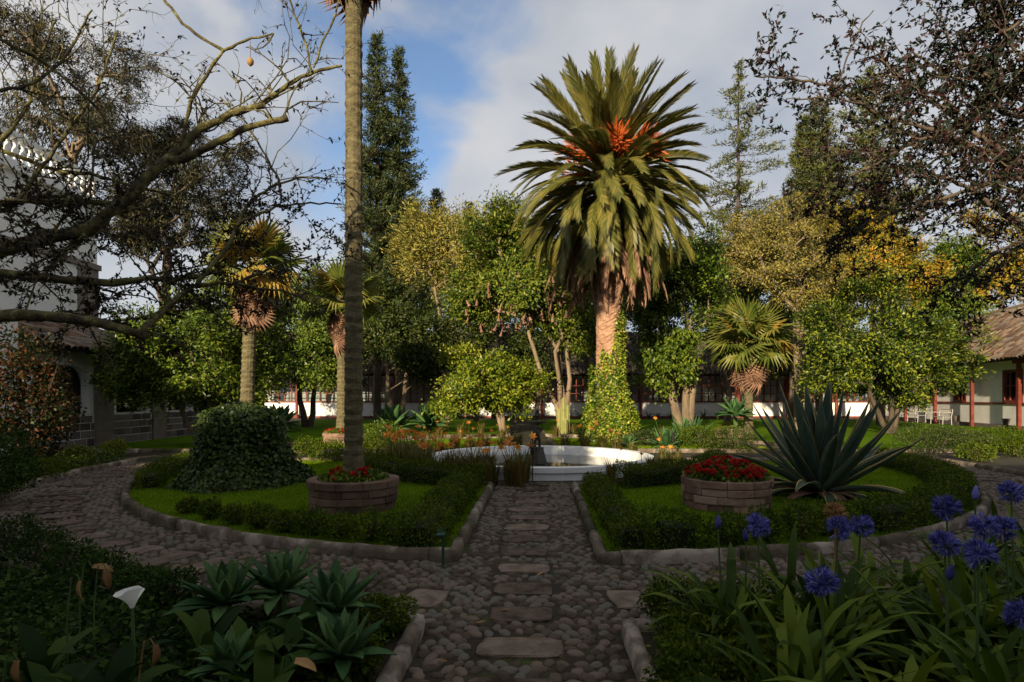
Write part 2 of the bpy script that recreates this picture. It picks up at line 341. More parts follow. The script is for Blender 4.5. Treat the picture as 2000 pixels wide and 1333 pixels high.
# slabs and cobbles
def slab_mesh(lx, ly):
    b = MB(); n = 14; V = []
    for z, sc in ((-.02, 1), (.016, 1), (.022, .95)):
        for k in range(n):
            a = 2*math.pi*k/n; c, s_ = math.cos(a), math.sin(a); p = .34
            V.append((lx/2*sc*math.copysign(abs(c)**p, c)*random.uniform(.9, 1.05), ly/2*sc*math.copysign(abs(s_)**p, s_)*random.uniform(.88, 1.06), z+(random.uniform(-.003, .003) if z > 0 else 0)))
    b.add(V, [(i*n+k, i*n+(k+1) % n, (i+1)*n+(k+1) % n, (i+1)*n+k) for i in range(2) for k in range(n)]+[tuple(2*n+k for k in range(n))])
    return b.mesh('slab')
slabs = []                                   # x, y, rot, lx, ly (kept free of cobbles)
d = 3.15
while d < 10.9:
    w_ = random.uniform(.46, .56); h_ = random.uniform(.27, .33)
    slabs.append((axis_x(d)-.03+random.uniform(-.02, .02), d, -.045, w_, h_, spath)); d += .57
for x_, y_, lx, ly, rz in ((G(830, 1172)[0], G(830, 1172)[1], .34, .38, -.2), (G(1228, 1174)[0], G(1228, 1174)[1], .30, .40, .12)):
    slabs.append((x_, y_, rz, lx, ly, ring))
for sd in (-1, 1):
    for k in range(26):
        a = -math.pi/2+sd*(.22+k*.062)
        r_ = 8.95+random.uniform(-.04, .04)
        slabs.append((C0[0]+r_*math.cos(a), C0[1]+r_*math.sin(a), a, random.uniform(.52, .62), random.uniform(.24, .30), ring))
for x_, y_, rz, lx, ly, par in slabs:
    o = link('slab', slab_mesh(lx, ly), 'slab', par); o.location = (x_, y_, .002); o.rotation_euler.z = rz
def in_path(x, y):
    r = np.hypot(x-C0[0], y-C0[1])
    return ((r > R_BED+.07) & (r < R_OUT-.08)) | ((np.abs(x-axis_x(y)) < .64) & (y > 2.4) & (y < 10.9) )
g = .094
gx, gy = np.meshgrid(np.arange(-9.6, 11, g), np.arange(2.5, 14.4, g*.82)); gx = gx+(np.arange(gx.shape[0]) % 2)[:, None]*g*.5
gx = (gx+rng.uniform(-.022, .022, gx.shape)).ravel(); gy = (gy+rng.uniform(-.02, .02, gy.shape)).ravel()
ok = in_path(gx, gy)
for x_, y_, rz, lx, ly, par in slabs:
    u = (gx-x_)*math.cos(rz)+(gy-y_)*math.sin(rz); v = -(gx-x_)*math.sin(rz)+(gy-y_)*math.cos(rz)
    ok &= ~((np.abs(u) < lx/2+.035) & (np.abs(v) < ly/2+.03))
ok &= (np.abs(gx/np.maximum(gy, .1)) < 1.0)
gx, gy = gx[ok], gy[ok]; o_ = np.argsort(gy); gx, gy = gx[o_], gy[o_]
def cobble_arr():
    V = [(0, 0, 1)]; n = 7
    sq = rng.uniform(.86, 1.1, n)
    for zr, rr in ((.72, .66), (.1, 1.0), (-.5, 1.0)):
        for k in range(n):
            a = 2*math.pi*k/n; V.append((rr*sq[k]*math.cos(a), rr*sq[k]*math.sin(a), zr))
    return np.array(V)
cq = [(0, 1+k, 1+(k+1) % 7, 1+(k+1) % 7) for k in range(7)]
cobF = [(0, 1+k, 1+(k+1) % 7) for k in range(7)]+[f for i in range(2) for k in range(7) for f in ((1+i*7+k, 1+(i+1)*7+k, 1+(i+1)*7+(k+1) % 7), (1+i*7+k, 1+(i+1)*7+(k+1) % 7, 1+i*7+(k+1) % 7))]
cobV = [cobble_arr() for _ in range(10)]
cobM = [nmesh('cobble', v, cobF, True) for v in cobV]
for m_ in cobM: m_.materials.append(mat['cobble'])
front = (np.abs(gx-axis_x(gy)) < .9) & (gy > 3.2); idx = np.where(front)[0][:300]; rest = np.setdiff1d(np.arange(len(gx)), idx)
def cob_par(): 
    a = random.uniform(0, 6.28); l = random.uniform(.040, .056)
    return a, (l*random.uniform(1., 1.2), l*random.uniform(.7, .85), random.uniform(.016, .026))
for i in idx:
    a, sc = cob_par(); inst('cobble', cobM[i % 10], spath, (gx[i], gy[i], .007), (0, 0, a), sc)
VV = []; FF = []
Fb = np.array(cobF)
for j, i in enumerate(rest):
    a, sc = cob_par(); v = cobV[i % 10]*np.array(sc); ca, sa = math.cos(a), math.sin(a)
    VV.append(np.c_[v[:, 0]*ca-v[:, 1]*sa+gx[i], v[:, 0]*sa+v[:, 1]*ca+gy[i], v[:, 2]+.004]); FF.append(Fb+j*len(v))
stuff(link('cobbles', nmesh('cobbles', np.vstack(VV), np.vstack(FF), True), 'cobble', ring))
# ------------------------------------------------------------------ grass
def inside(poly, x, y):
    p = np.array(poly); c = np.zeros(len(x), bool); j = len(p)-1
    for i in range(len(p)):
        hit = ((p[i, 1] > y) != (p[j, 1] > y)) & (x < (p[j, 0]-p[i, 0])*(y-p[i, 1])/(p[j, 1]-p[i, 1]+1e-12)+p[i, 0]); c ^= hit; j = i
    return c
def blades(name, x, y, z, h, w, m, label):
    n = len(x); C = np.c_[x, y, z*np.ones(n)]; a = jit(n, 0, 6.28); Sd = np.c_[np.cos(a), np.sin(a), np.zeros(n)]
    L_ = np.c_[rng.normal(0, .35, n), rng.normal(0, .35, n), np.ones(n)]*(h*jit(n, .5, 1.2))[:, None]
    V = np.stack([C-Sd*w/2, C+Sd*w/2, C+L_], 1).reshape(-1, 3)
    o = link(name, nmesh(name, V, np.arange(3*n).reshape(-1, 3)), m); stuff(o); return tag(o, label, 'grass')
for side, lab in ((-1, 'short lawn grass around the ivy mound and palm planter'), (1, 'short lawn grass around the big striped agave')):
    pl = beds[side, 0]; pa = np.array(pl); n = 130000
    x = jit(n, pa[:, 0].min(), pa[:, 0].max()); y = jit(n, pa[:, 1].min(), pa[:, 1].max()); k = inside(pl, x, y)
    blades('grass', x[k], y[k], .048, .032, .011, 'grass', lab)
for side, lab in ((-1, 'lit lawn grass behind the fountain beside the stone palm planter'), (1, 'lit lawn grass at the foot of the ivy clad palm')):
    pl = beds[side, 1]; pa = np.array(pl); n = 26000
    x = jit(n, pa[:, 0].min(), pa[:, 0].max()); y = jit(n, pa[:, 1].min(), pa[:, 1].max()); k = inside(pl, x, y)
    blades('grass', x[k], y[k], .048, .07, .02, 'grass', lab)
# ------------------------------------------------------------------ buildings
TILE_N = {}
def tile_mesh(w=.25, l=.46):
    b = MB(); n = 5; V = []
    for yy, s in ((0, 1.0), (l, .82)):
        for rr in (1, .82):
            for k in range(n+1):
                a = math.pi*k/n; V.append((w/2*s*rr*math.cos(a), yy, w*.36*s*rr*math.sin(a)))
    m = n+1
    fs = [(k, k+1, 2*m+k+1, 2*m+k) for k in range(n)]+[(k+1, k, m+k, m+k+1) for k in range(n)]
    b.add(V, fs); return b.mesh('roof_tile', True)
def tile_roof(root, o, along, up, ncol, nrow, m, focus, maxn=300):
    """barrel tiles: o lower corner, along and up vectors in metres (full), laid in columns; the nearest to focus are single pieces"""
    o, along, up = map(lambda t: np.array(t, float), (o, along, up))
    b = MB(); nrm = np.cross(along, up); nrm /= np.linalg.norm(nrm)
    if nrm[2] < 0: nrm = -nrm
    b.add([o, o+along, o+along+up, o+up, o-nrm*.1, o+along-nrm*.1, o+along+up-nrm*.1, o+up-nrm*.1], [(0, 1, 2, 3), (7, 6, 5, 4), (0, 4, 5, 1), (1, 5, 6, 2), (2, 6, 7, 3), (3, 7, 4, 0)])
    roof = link('roof', b.mesh('roof_deck'), 'dark', root)
    cw = np.linalg.norm(along)/ncol; rl = np.linalg.norm(up)/nrow
    X, Y, Z = along/np.linalg.norm(along), up/np.linalg.norm(up), nrm
    if np.dot(np.cross(X, Y), Z) < 0: X = -X
    base = np.array([v.co[:] for v in tile_mesh(cw*1.08, rl*1.25).vertices]); fac = np.array([p.vertices[:] for p in tile_mesh(cw*1.08, rl*1.25).polygons])
    pos = []; 
    for c in range(ncol):
        jc = random.uniform(-.02, .02)
        for r_ in range(nrow):
            p = o+along*((c+.5)/ncol)+up*(r_/nrow-.02)+Z*(.03+.012*random.random())+Y*jc+Y*random.uniform(-.03, .03)
            pos.append((p, random.uniform(-.05, .05)))
    ds = np.array([np.linalg.norm(p-np.array(focus)) for p, _ in pos]); order = np.argsort(ds)
    me = nmesh('roof_tile', base, fac, True); me.materials.append(mat[m])
    for i in order[:maxn]:
        p, a = pos[i]; ob = bpy.data.objects.new('roof_tile', me); COL.objects.link(ob); ob.parent = roof
        mw = Matrix([[X[0], Y[0], Z[0], p[0]], [X[1], Y[1], Z[1], p[1]], [X[2], Y[2], Z[2], p[2]], [0, 0, 0, 1]])@Matrix.Rotation(a, 4, 'Z')
        ob.matrix_basis = mw
    if len(order) > maxn:
        VV = []; FF = []
        for j, i in enumerate(order[maxn:]):
            p, a = pos[i]; ca, sa = math.cos(a), math.sin(a)
            v = np.c_[base[:, 0]*ca-base[:, 1]*sa, base[:, 0]*sa+base[:, 1]*ca, base[:, 2]]
            VV.append(p+v[:, :1]*X+v[:, 1:2]*Y+v[:, 2:3]*Z); FF.append(fac+j*len(base))
        stuff(link('roof_tiles', nmesh('roof_tiles', np.vstack(VV), np.vstack(FF), True), m, roof))
    return roof
def boxpart(name, a, b, m, parent):
    q = MB(); q.box(a, b); return link(name, q.mesh(name), m, parent)
# back gallery house: white low wall, red posts, glazed bays
bh = thing('gallery_house', 'long low white gallery house with red posts behind the garden trees', 'house')
YB, X0, X1 = 44.0, -20.2, 28.0
boxpart('wall', (X0, YB, 0), (X1, YB+.3, 1.16), 'plaster', bh)
boxpart('plinth', (X0, YB-.06, 0), (X1, YB-.002, .14), 'redwood', bh)
boxpart('back_wall', (X0, YB+3.2, 0), (X1, YB+3.4, 3.3), 'plaster', bh)
boxpart('eave_beam', (X0, YB-.05, 3.12), (X1, YB+.2, 3.36), 'redwood', bh)
boxpart('sill', (X0, YB-.08, 1.163), (X1, YB+.34, 1.26), 'redwood', bh)
bay = 3.64; xs = np.arange(X0+.6, X1-1, bay)
pane_me = MB(); pane_me.box((0, 0, 0), (.43, .012, .55)); pane_me = pane_me.mesh('pane'); pane_me.materials.append(mat['glass'])
for i, x in enumerate(xs):
    p = MB(); p.lathe([(.17, 0), (.17, .25), (.11, .3), (.10, 2.5), (.13, 2.6), (.13, 2.75), (.19, 2.85), (.19, 3.1)], 10, (x, YB-.35, 0)); link('post', p.mesh('post'), 'redwood', bh)
    w = MB(); x0, x1 = x+.05, x+bay-.05
    for k in range(8): xx = x0+(x1-x0)*k/7; w.box((xx-(.06 if k % 2 == 0 else .032), YB+.08, 1.262), (xx+(.06 if k % 2 == 0 else .032), YB+.16, 3.118))
    for zz in (1.80, 2.38): w.box((x0, YB+.09, zz), (x1, YB+.15, zz+.06))
    wo = link('window', w.mesh('window_frame'), 'redwood', bh)
    for k in range(7):
        for zz in (1.262, 1.862, 2.442):
            inst('pane', pane_me, wo, (x0+(x1-x0)*k/7+.045, YB+.115, zz), (0, 0, 0), ((x1-x0)/7*.82/.43, 1, .52/.55 if zz < 2.4 else 1.1))
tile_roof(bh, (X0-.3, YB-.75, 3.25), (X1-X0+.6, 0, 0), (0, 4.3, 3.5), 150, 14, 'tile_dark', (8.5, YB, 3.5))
# right house: facade looks left along the courtyard
rh = thing('right_house', 'white courtyard house with sunlit clay tile roof, red posts and two benches', 'house')
def rx(y): return 26.3-(39-y)*.209
def rpart(name, y0, y1, dx0, dx1, z0, z1, m, parent=rh):
    q = MB(); xa, xb = rx(y0), rx(y1)
    q.add([(xa+dx0, y0, z0), (xa+dx1, y0, z0), (xb+dx1, y1, z0), (xb+dx0, y1, z0), (xa+dx0, y0, z1), (xa+dx1, y0, z1), (xb+dx1, y1, z1), (xb+dx0, y1, z1)],
          [(0, 3, 2, 1), (4, 5, 6, 7), (0, 1, 5, 4), (1, 2, 6, 5), (2, 3, 7, 6), (3, 0, 4, 7)]); return link(name, q.mesh(name), m, parent)
wins = [(24.0, 25.9), (27.6, 29.0), (32.3, 33.5), (35.7, 36.8)]
# wall with openings: strips between the windows, below and above
rpart('wall', 18, 43.2, 0, .4, 0, 1.30, 'plaster'); rpart('wall', 18, 43.2, 0, .4, 2.85, 3.45, 'plaster')
e_ = [18]+[v for w in wins for v in w]+[43.2]
for a, b in zip(e_[::2], e_[1::2]): rpart('wall', a, b, 0, .4, 1.302, 2.848, 'plaster')
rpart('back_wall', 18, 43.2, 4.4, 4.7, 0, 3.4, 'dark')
rpart('rail', 18, 43.2, -.05, -.002, 1.22, 1.31, 'redwood')
rpart('plinth', 18, 43.2, -.25, -.002, 0, .22, 'stone')
rpart('eave_beam', 18, 43.2, -.5, -.32, 3.3, 3.5, 'redwood')
for a, b in wins:
    w = rpart('window', a-.06, a+.08, -.03, .14, 1.312, 2.9, 'redwood'); rpart('frame', b-.08, b+.06, -.03, .14, 1.312, 2.9, 'redwood', w)
    rpart('frame', a+.082, b-.082, -.03, .14, 2.78, 2.9, 'redwood', w); rpart('frame', a+.082, b-.082, -.03, .14, 1.312, 1.42, 'redwood', w)
    for k in (1, 2): yy = a+(b-a)*k/3; rpart('mullion', yy-.03, yy+.03, 0, .09, 1.422, 2.778, 'redwood', w)
    rpart('mullion', a+.084, b-.084, .02, .07, 2.1, 2.16, 'redwood', w)
    rpart('pane', a+.084, b-.084, .10, .115, 1.424, 2.776, 'glass', w)
for y in (19.6, 23.4, 27.2, 31.0, 34.8, 38.6, 42.4): rpart('post', y-.08, y+.08, -.5, -.34, .002, 3.298, 'redwood'); rpart('bracket', y-.35, y+.35, -.52, -.32, 3.14, 3.296, 'redwood')
tile_roof(rh, (rx(18)-.85, 18, 3.38), (rx(43.2)-rx(18), 25.2, 0), (4.1, -.85, 3.2), 96, 11, 'tile', (rx(29)-.5, 29, 4))
b = MB(); V = [rx(y)+3.25 for y in (17.8, 43)]
b.tube([(rx(18)+3.25, 17.2, 6.6), (rx(30)+3.25, 29.2, 6.62), (rx(43.2)+3.25, 42.4, 6.6)], .16, 8); link('ridge', b.mesh('ridge'), 'tile', rh)
def bench(y, label):
    t = thing('garden_bench', label, 'bench', (rx(y)-.85, y, .03), 'iron benches by the right house', math.atan(.209)*-1)
    f = MB(); s = 1.35
    for yy in (-s/2, s/2):
        lg = MB(); lg.tube([(-.22, yy, 0), (-.2, yy, .42)], .02, 6); link('leg', lg.mesh('leg'), 'bench', t)
        lg = MB(); lg.tube([(.22, yy, 0), (.2, yy, .42), (.27, yy, .78), (.25, yy*.97, .85)], .02, 6); link('leg', lg.mesh('leg'), 'bench', t)
        lg = MB(); lg.tube([(.22, yy, .66), (0, yy, .68), (-.22, yy, .64), (-.2, yy, .42)], .016, 6); link('armrest', lg.mesh('armrest'), 'bench', t)
    for k in range(5):
        sl = MB(); sl.box((-.2+k*.09, -s/2, .42), (-.14+k*.09, s/2, .44)); link('seat_slat', sl.mesh('seat_slat'), 'bench', t)
    br = MB()
    br.tube([(.27, -s/2, .85), (.27, s/2, .85)], .02, 6); br.tube([(.24, -s/2, .6), (.24, s/2, .6)], .015, 6)
    for k in range(6):
        yy = -s/2+s*(k+.5)/6; br.tube([(.265, yy+.1*math.cos(a), .73+.1*math.sin(a)) for a in np.linspace(0, 6.28, 13)], .01, 4, False)
    link('backrest', br.mesh('backrest'), 'bench', t)
bench(36.2, 'pale iron bench by the white wall, farther from the large red window'); bench(33.3, 'pale iron bench by the white wall, nearer to the large red window')
for i, (y, l) in enumerate(((33.0, 'small dark flowerpot on the plinth between the benches'), (28.6, 'small dark flowerpot on the plinth under the large red window'))):
    p = MB(); p.lathe([(.10, 0), (.16, .26), (.175, .27), (.175, .31), (.14, .31), (.13, .27)], 12); o = link('flowerpot', p.mesh('flowerpot'), 'tile_dark'); o.location = (rx(y)-.13, y, .22); tag(o, l, 'flowerpot', 'pots on the plinth')
# left house: tall block with balustrade, arcade with lean-to roof
lh = thing('left_house', 'tall white house with stone arcade, clay lean-to roof and rooftop balustrade', 'house')
XL, XA = -15.5, -13.4
boxpart('upper_wall', (XL-6, 15.4, 0), (XL, 22, 8.6), 'plaster', lh)
boxpart('cornice', (XL-6.2, 15.2, 8.602), (XL+.22, 22.22, 8.85), 'plaster', lh)
boxpart('quoin', (XL-.5, 21.0, 3.4), (XL+.035, 22.03, 6.3), 'pier', lh)
boxpart('string_course', (XL-5.9, 15.3, 6.302), (XL+.10, 22.10, 6.5), 'pier', lh)
bal = link('balustrade', None, None, lh)
boxpart('handrail', (XL-.16, 15.3, 9.62), (XL+.12, 22.1, 9.78), 'plaster', bal)
boxpart('base_rail', (XL-.14, 15.3, 8.852), (XL+.10, 22.1, 8.95), 'plaster', bal)
bm_ = MB(); bm_.lathe([(.07, 0), (.07, .06), (.045, .1), (.105, .25), (.09, .35), (.045, .5), (.06, .58), (.07, .665)], 8); bm_ = bm_.mesh('baluster', True); bm_.materials.append(mat['plaster'])
for y in np.arange(15.5, 22, .29): inst('baluster', bm_, bal, (XL-.02, y, 8.952))
for a, b_ in ((16.2, 17.1),):
    w = boxpart('window', (XL-.05, a, 4.9), (XL+.03, b_, 6.1), 'redwood', lh); boxpart('pane', (XL+.031, a+.1, 5.0), (XL+.036, b_-.1, 6.0), 'glass', w)
blk = boxpart('front_wing', (XL-6, 6, 0), (XA-.1, 16.1, 4.7), 'plaster', lh); boxpart('parapet', (XL-6.1, 5.9, 4.702), (XA, 16.2, 4.86), 'plaster', lh)
# arcade: piers, arches, stone dado built of blocks
bays = [(16.25, 18.9), (19.75, 21.9), (22.75, 24.9), (25.7, 27.9), (28.7, 30.9)]
for (a, b_) in bays:
    boxpart('pier', (XA-.35, b_+.002, 0), (XA+.07, b_+.83, 3.0), 'pier', lh)
    dd = link('dado', None, None, lh); boxpart('mortar', (XA-.28, a, 0), (XA, b_, 1.05), 'mortar', dd)
    z = .02
    for row in range(4):
        hh = (.27, .25, .24, .235)[row]; y = a+(.0 if row % 2 else -.2)
        while y < b_-.05:
            l = random.uniform(.42, .58); y0 = max(y, a+.02); y1 = min(y+l, b_-.02)
            if y1-y0 > .08:
                q = MB(); e = .012; pr = random.uniform(.008, .02)
                q.add([(XA, y0, z), (XA, y1, z), (XA, y1, z+hh-.025), (XA, y0, z+hh-.025), (XA+pr, y0+e, z+e), (XA+pr, y1-e, z+e), (XA+pr, y1-e, z+hh-.025-e), (XA+pr, y0+e, z+hh-.025-e)], [(4, 5, 6, 7), (0, 1, 5, 4), (1, 2, 6, 5), (2, 3, 7, 6), (3, 0, 4, 7)])
                link('stone', q.mesh('stone'), 'stone', dd)
            y += l+.022
        z += hh
    # white arched surround between the piers
    rr = .55; n = 8; y0, y1, zt = a+.22, b_-.22, 2.55; pts = [(y0, 1.05), (y0, zt-rr)]
    pts += [(y0+rr-rr*math.cos(t), zt-rr+rr*math.sin(t)) for t in np.linspace(0, math.pi/2, n)][1:]
    pts += [(y1-rr+rr*math.sin(t), zt-rr+rr*math.cos(t)) for t in np.linspace(0, math.pi/2, n)]+[(y1, 1.05)]
    outer = [(a, 1.05)]+[(a, min(max(p[1], 1.05)+.3, 3.0)) if p[0] < a+.5 and p[1] < zt-.3 else (p[0], 3.0) if True else p for p in pts[1:-1]]+[(b_, 1.05)]
    outer = [(a, 1.05), (a, zt-rr)]+[(a+(y0+rr-a)*k/(n-1), 3.0) if k else (a, 3.0) for k in range(n)][1:]+[(b_-(b_-y1+rr)*(1-k/(n-1)), 3.0) for k in range(n)]+[(b_, 1.05)]
    m_ = min(len(pts), len(outer)); q = MB(); V = []
    for xx in (XA-.02, XA-.30): V += [(xx, y, z) for y, z in pts[:m_]]+[(xx, y, z) for y, z in outer[:m_]]
    fs = [(i, i+1, m_+i+1, m_+i) for i in range(m_-1)]+[(2*m_+i, i, i+1, 2*m_+i+1) [::1] for i in range(m_-1)]
    q.add(V, [(m_+i, m_+i+1, i+1, i) for i in range(m_-1)]+[(i, i+1, 2*m_+i+1, 2*m_+i) for i in range(m_-1)])
    ar = link('arch', q.mesh('arch'), 'plaster', lh)
    boxpart('pane', (XA-.29, y0, 1.055), (XA-.28, y1, 2.54), 'glass', ar)
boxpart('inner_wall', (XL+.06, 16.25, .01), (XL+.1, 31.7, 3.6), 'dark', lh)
boxpart('lintel', (XA-.34, 16.25, 3.002), (XA+.05, 31.7, 3.14), 'redwood', lh)
tile_roof(lh, (XA+.62, 16.15, 2.98), (0, 15.6, 0), (-2.75, 0, 1.05), 58, 7, 'tile', (XA, 17, 3))
# wing behind the camera, whose shadow lies over the near half of the garden
bw = thing('rear_wing', 'white house wing with tiled roof facing the garden from behind the viewer', 'house')
boxpart('wall', (-26, -16, 0), (30, -9, 4.6), 'plaster', bw)
q = MB(); q.add([(-26.5, -8.3, 4.61), (30.5, -8.3, 4.61), (30.5, -16.7, 4.61), (-26.5, -16.7, 4.61), (-26.5, -12.5, 8.0), (30.5, -12.5, 8.0)], [(0, 1, 5, 4), (2, 3, 4, 5), (0, 4, 3), (1, 2, 5), (3, 2, 1, 0)]); link('roof', q.mesh('roof'), 'tile', bw)
for x in np.arange(-22, 28, 4): boxpart('window', (x, -9.02+.023, 1.2), (x+1.3, -8.95, 3.0), 'redwood', bw)
# ------------------------------------------------------------------ fountain
ft = thing('fountain_basin', 'round white painted fountain basin full of water', 'fountain', (C0[0], C0[1], 0))
q = MB(); ro_, ri_ = 2.60, 2.36; n = 28
prof = [(ro_-.04, -.01), (ro_-.04, .14), (ro_, .15), (ro_, .25), (ri_, .25), (ri_, .0)]
V = []; 
for r_, z in prof:
    for k in range(n): a = 2*math.pi*(k+.5)/n; V.append((r_*math.cos(a), r_*math.sin(a), z))
q.add(V, [(i*n+k, i*n+(k+1) % n, (i+1)*n+(k+1) % n, (i+1)*n+k) for i in range(len(prof)-1) for k in range(n)])
link('rim', q.mesh('rim'), 'basin', ft)
q = MB(); q.lathe([(2.35, 0)], 40, cap=False); V = [(2.355*math.cos(a), 2.355*math.sin(a), .03) for a in np.linspace(0, 2*math.pi, 40, endpoint=False)]
q = MB(); q.add(V, [tuple(range(40))]); link('water', q.mesh('water'), 'water', ft)
st = thing('fountain_statue', 'dark little figure holding up a bowl on a tapered pedestal in the basin', 'statue', (C0[0]-.06, C0[1], .05))
q = MB(); q.lathe([(.23, 0), (.14, .34), (.16, .345), (.16, .37)], 4); link('pedestal', q.mesh('pedestal'), 'statue', st)
q = MB()
for s_ in (-1, 1):
    q.tube([(s_*.05, 0, .37), (s_*.055, .02, .48), (s_*.04, -.01, .58)], [.028, .032, .042], 8)
    q.tube([(s_*.06, 0, .74), (s_*.12, 0, .80), (s_*.10, 0, .90)], [.024, .02, .018], 6)
q.lathe([(.05, .55), (.075, .60), (.06, .66), (.08, .73), (.03, .77), (.028, .79), (.05, .83), (.045, .87), (.02, .89)], 10)
link('figure', q.mesh('figure', True), 'statue', st)
q = MB(); q.lathe([(.04, .885), (.05, .90), (.16, .93), (.24, .96), (.25, .98), (.06, .965), (.03, .97), (.03, 1.06), (.09, 1.09), (.10, 1.11), (.03, 1.115), (.02, 1.17), (.045, 1.2), (.03, 1.24), (.005, 1.27)], 14); link('bowl', q.mesh('bowl', True), 'statue', st)
def lantern(px, py, hgt, label, hook=1):
    g_ = G(px, py); t = thing('garden_lantern', label, 'lantern', (g_[0], g_[1], 0.0), 'hook lanterns round the fountain')
    q = MB(); q.tube([(0, 0, 0), (0, 0, hgt*.86)]+[(hook*.07*(1-math.cos(a)), 0, hgt*.86+.11*math.sin(a)) for a in np.linspace(.2, math.pi, 7)], .012, 6); link('post', q.mesh('post'), 'iron', t)
    lz = hgt*.52; q = MB(); q.lathe([(.03, 0), (.045, .02), (.05, .14)], 6, (hook*.0, -.045, lz)); b_ = link('lantern_body', q.mesh('lantern_body'), 'iron', t)
    q = MB(); q.lathe([(.072, .14), (.03, .2), (.012, .22), (.012, .26)], 6, (0, -.045, lz)); link('lantern_cap', q.mesh('lantern_cap'), 'iron', t)
lantern(1040, 943, 1.0, 'black lantern post standing in front of the fountain at the path end')
lantern(1313, 893, .75, 'black lantern post right of the basin below the ivy clad palm', -1)
g_ = G(805, 882); t = thing('hoop_rail', 'black iron hoop rail by the lilies behind the basin', 'rail', (g_[0], g_[1], .0))
q = MB(); q.tube([(-.16, 0, 0), (-.16, 0, .42)]+[(-.16*math.cos(a), 0, .42+.14*math.sin(a)) for a in np.linspace(.3, math.pi-.3, 6)]+[(.16, 0, .42), (.16, 0, 0)], .018, 6); link('hoop', q.mesh('hoop'), 'iron', t)
g_ = G(868, 1118); t = thing('path_light', 'small green garden spike light at the corner of the path kerb', 'light', (g_[0]-.02, g_[1]+.06, .04))
q = MB(); q.tube([(0, 0, 0), (0, 0, .26)], .013, 8); link('spike', q.mesh('spike'), 'greenpaint', t)
q = MB(); q.lathe([(.012, 0), (.045, .02), (.045, .035), (.02, .05), (.008, .1)], 10, (-.02, 0, .26)); link('lamp_head', q.mesh('lamp_head'), 'greenpaint', t)
# ------------------------------------------------------------------ plants: generators
def shell_pts(lobes, n, inner=.45):
    """n points spread through ellipsoid lobes (centre, radii), denser outside"""
    vol = np.array([np.prod(r)**.75 for c, r in lobes]); k = rng.choice(len(lobes), n, p=vol/vol.sum())
    C = np.array([c for c, r in lobes])[k]; Rr = np.array([r for c, r in lobes])[k]
    d = rdir(n); rad = (inner**3+(1-inner**3)*rng.random(n))**(1/3)
    return C+d*Rr*rad[:, None], d
def skeleton(start, targets, r_tip=.012, r_max=.2, wig=.12, sides=5):
    """limbs that grow from the start polyline out to every target, each joining the nearest older limb"""
    nodes = [np.array(p, float) for p in start]; par = [-1]+list(range(len(start)-1))
    plen = list(np.r_[0, np.cumsum(np.linalg.norm(np.diff(np.array(start), axis=0), axis=1))]); b0 = np.array(start[-1])
    T = targets[np.argsort(np.linalg.norm(targets-b0, axis=1))]
    lo = max(1, len(start)//2)
    for t in T:
        A = np.array(nodes); dd = np.linalg.norm(A-t, axis=1)+.35*np.array(plen); dd[:lo] += 50; dd += np.where(A[:, 2] > t[2]+.3, 1.0, 0)
        j = int(np.argmin(dd)); a = A[j]; L = np.linalg.norm(t-a)
        if L < .05: continue
        prev = j; k = max(2, min(4, int(L/.5)))
        for i in range(1, k+1):
            f = i/k; p = a+(t-a)*f+np.array([0, 0, .12*L*math.sin(math.pi*f)])+rng.normal(size=3)*wig*L*.35*(f < 1)
            nodes.append(p); par.append(prev); plen.append(plen[prev]+L/k); prev = len(nodes)-1
    n = len(nodes); w = np.zeros(n); ch = [[] for _ in range(n)]
    for i in range(n-1, 0, -1): ch[par[i]].append(i)
    for i in range(n-1, -1, -1): w[i] = w[i]+1 if not ch[i] else sum(w[c] for c in ch[i])
    rad = np.minimum(r_tip*np.maximum(w, 1)**.48, r_max); m = MB(); done = set()
    rad[:len(start)] = np.linspace(r_max*1.15, max(r_max*.7, r_tip), len(start))
    A = np.array(nodes)
    for i in range(n):
        for c in ch[i]:
            main = max(ch[i], key=lambda q_: w[q_])
            if c == main and i != 0 and par[i] >= 0: continue
            chain = [i, c]
            while ch[chain[-1]]: chain.append(max(ch[chain[-1]], key=lambda q_: w[q_]))
            rr = rad[chain].copy()
            if i != 0: rr[0] = rr[1]
            m.tube(A[chain], rr, sides if rr.max() > .03 else 4, False)
    return m
def clump_leaves(tg, per, spread, L, Wd, droop=.0, out=None, cen=None, flat=1.0):
    n = len(tg)*per; C = np.repeat(tg, per, axis=0)+rng.normal(size=(n, 3))*(spread*.78*np.repeat(jit(len(tg), .6, 1.35), per))[:, None]*np.array([1, 1, flat])
    D = rdir(n)*1.0
    if cen is not None: D = D+unit(C-cen)*.7
    D[:, 2] -= droop
    return leaf_mesh('crown', C, D, L*jit(n, .6, 1.25), Wd*jit(n, .7, 1.2), .1, None if cen is None else unit(C-cen)*1.1)
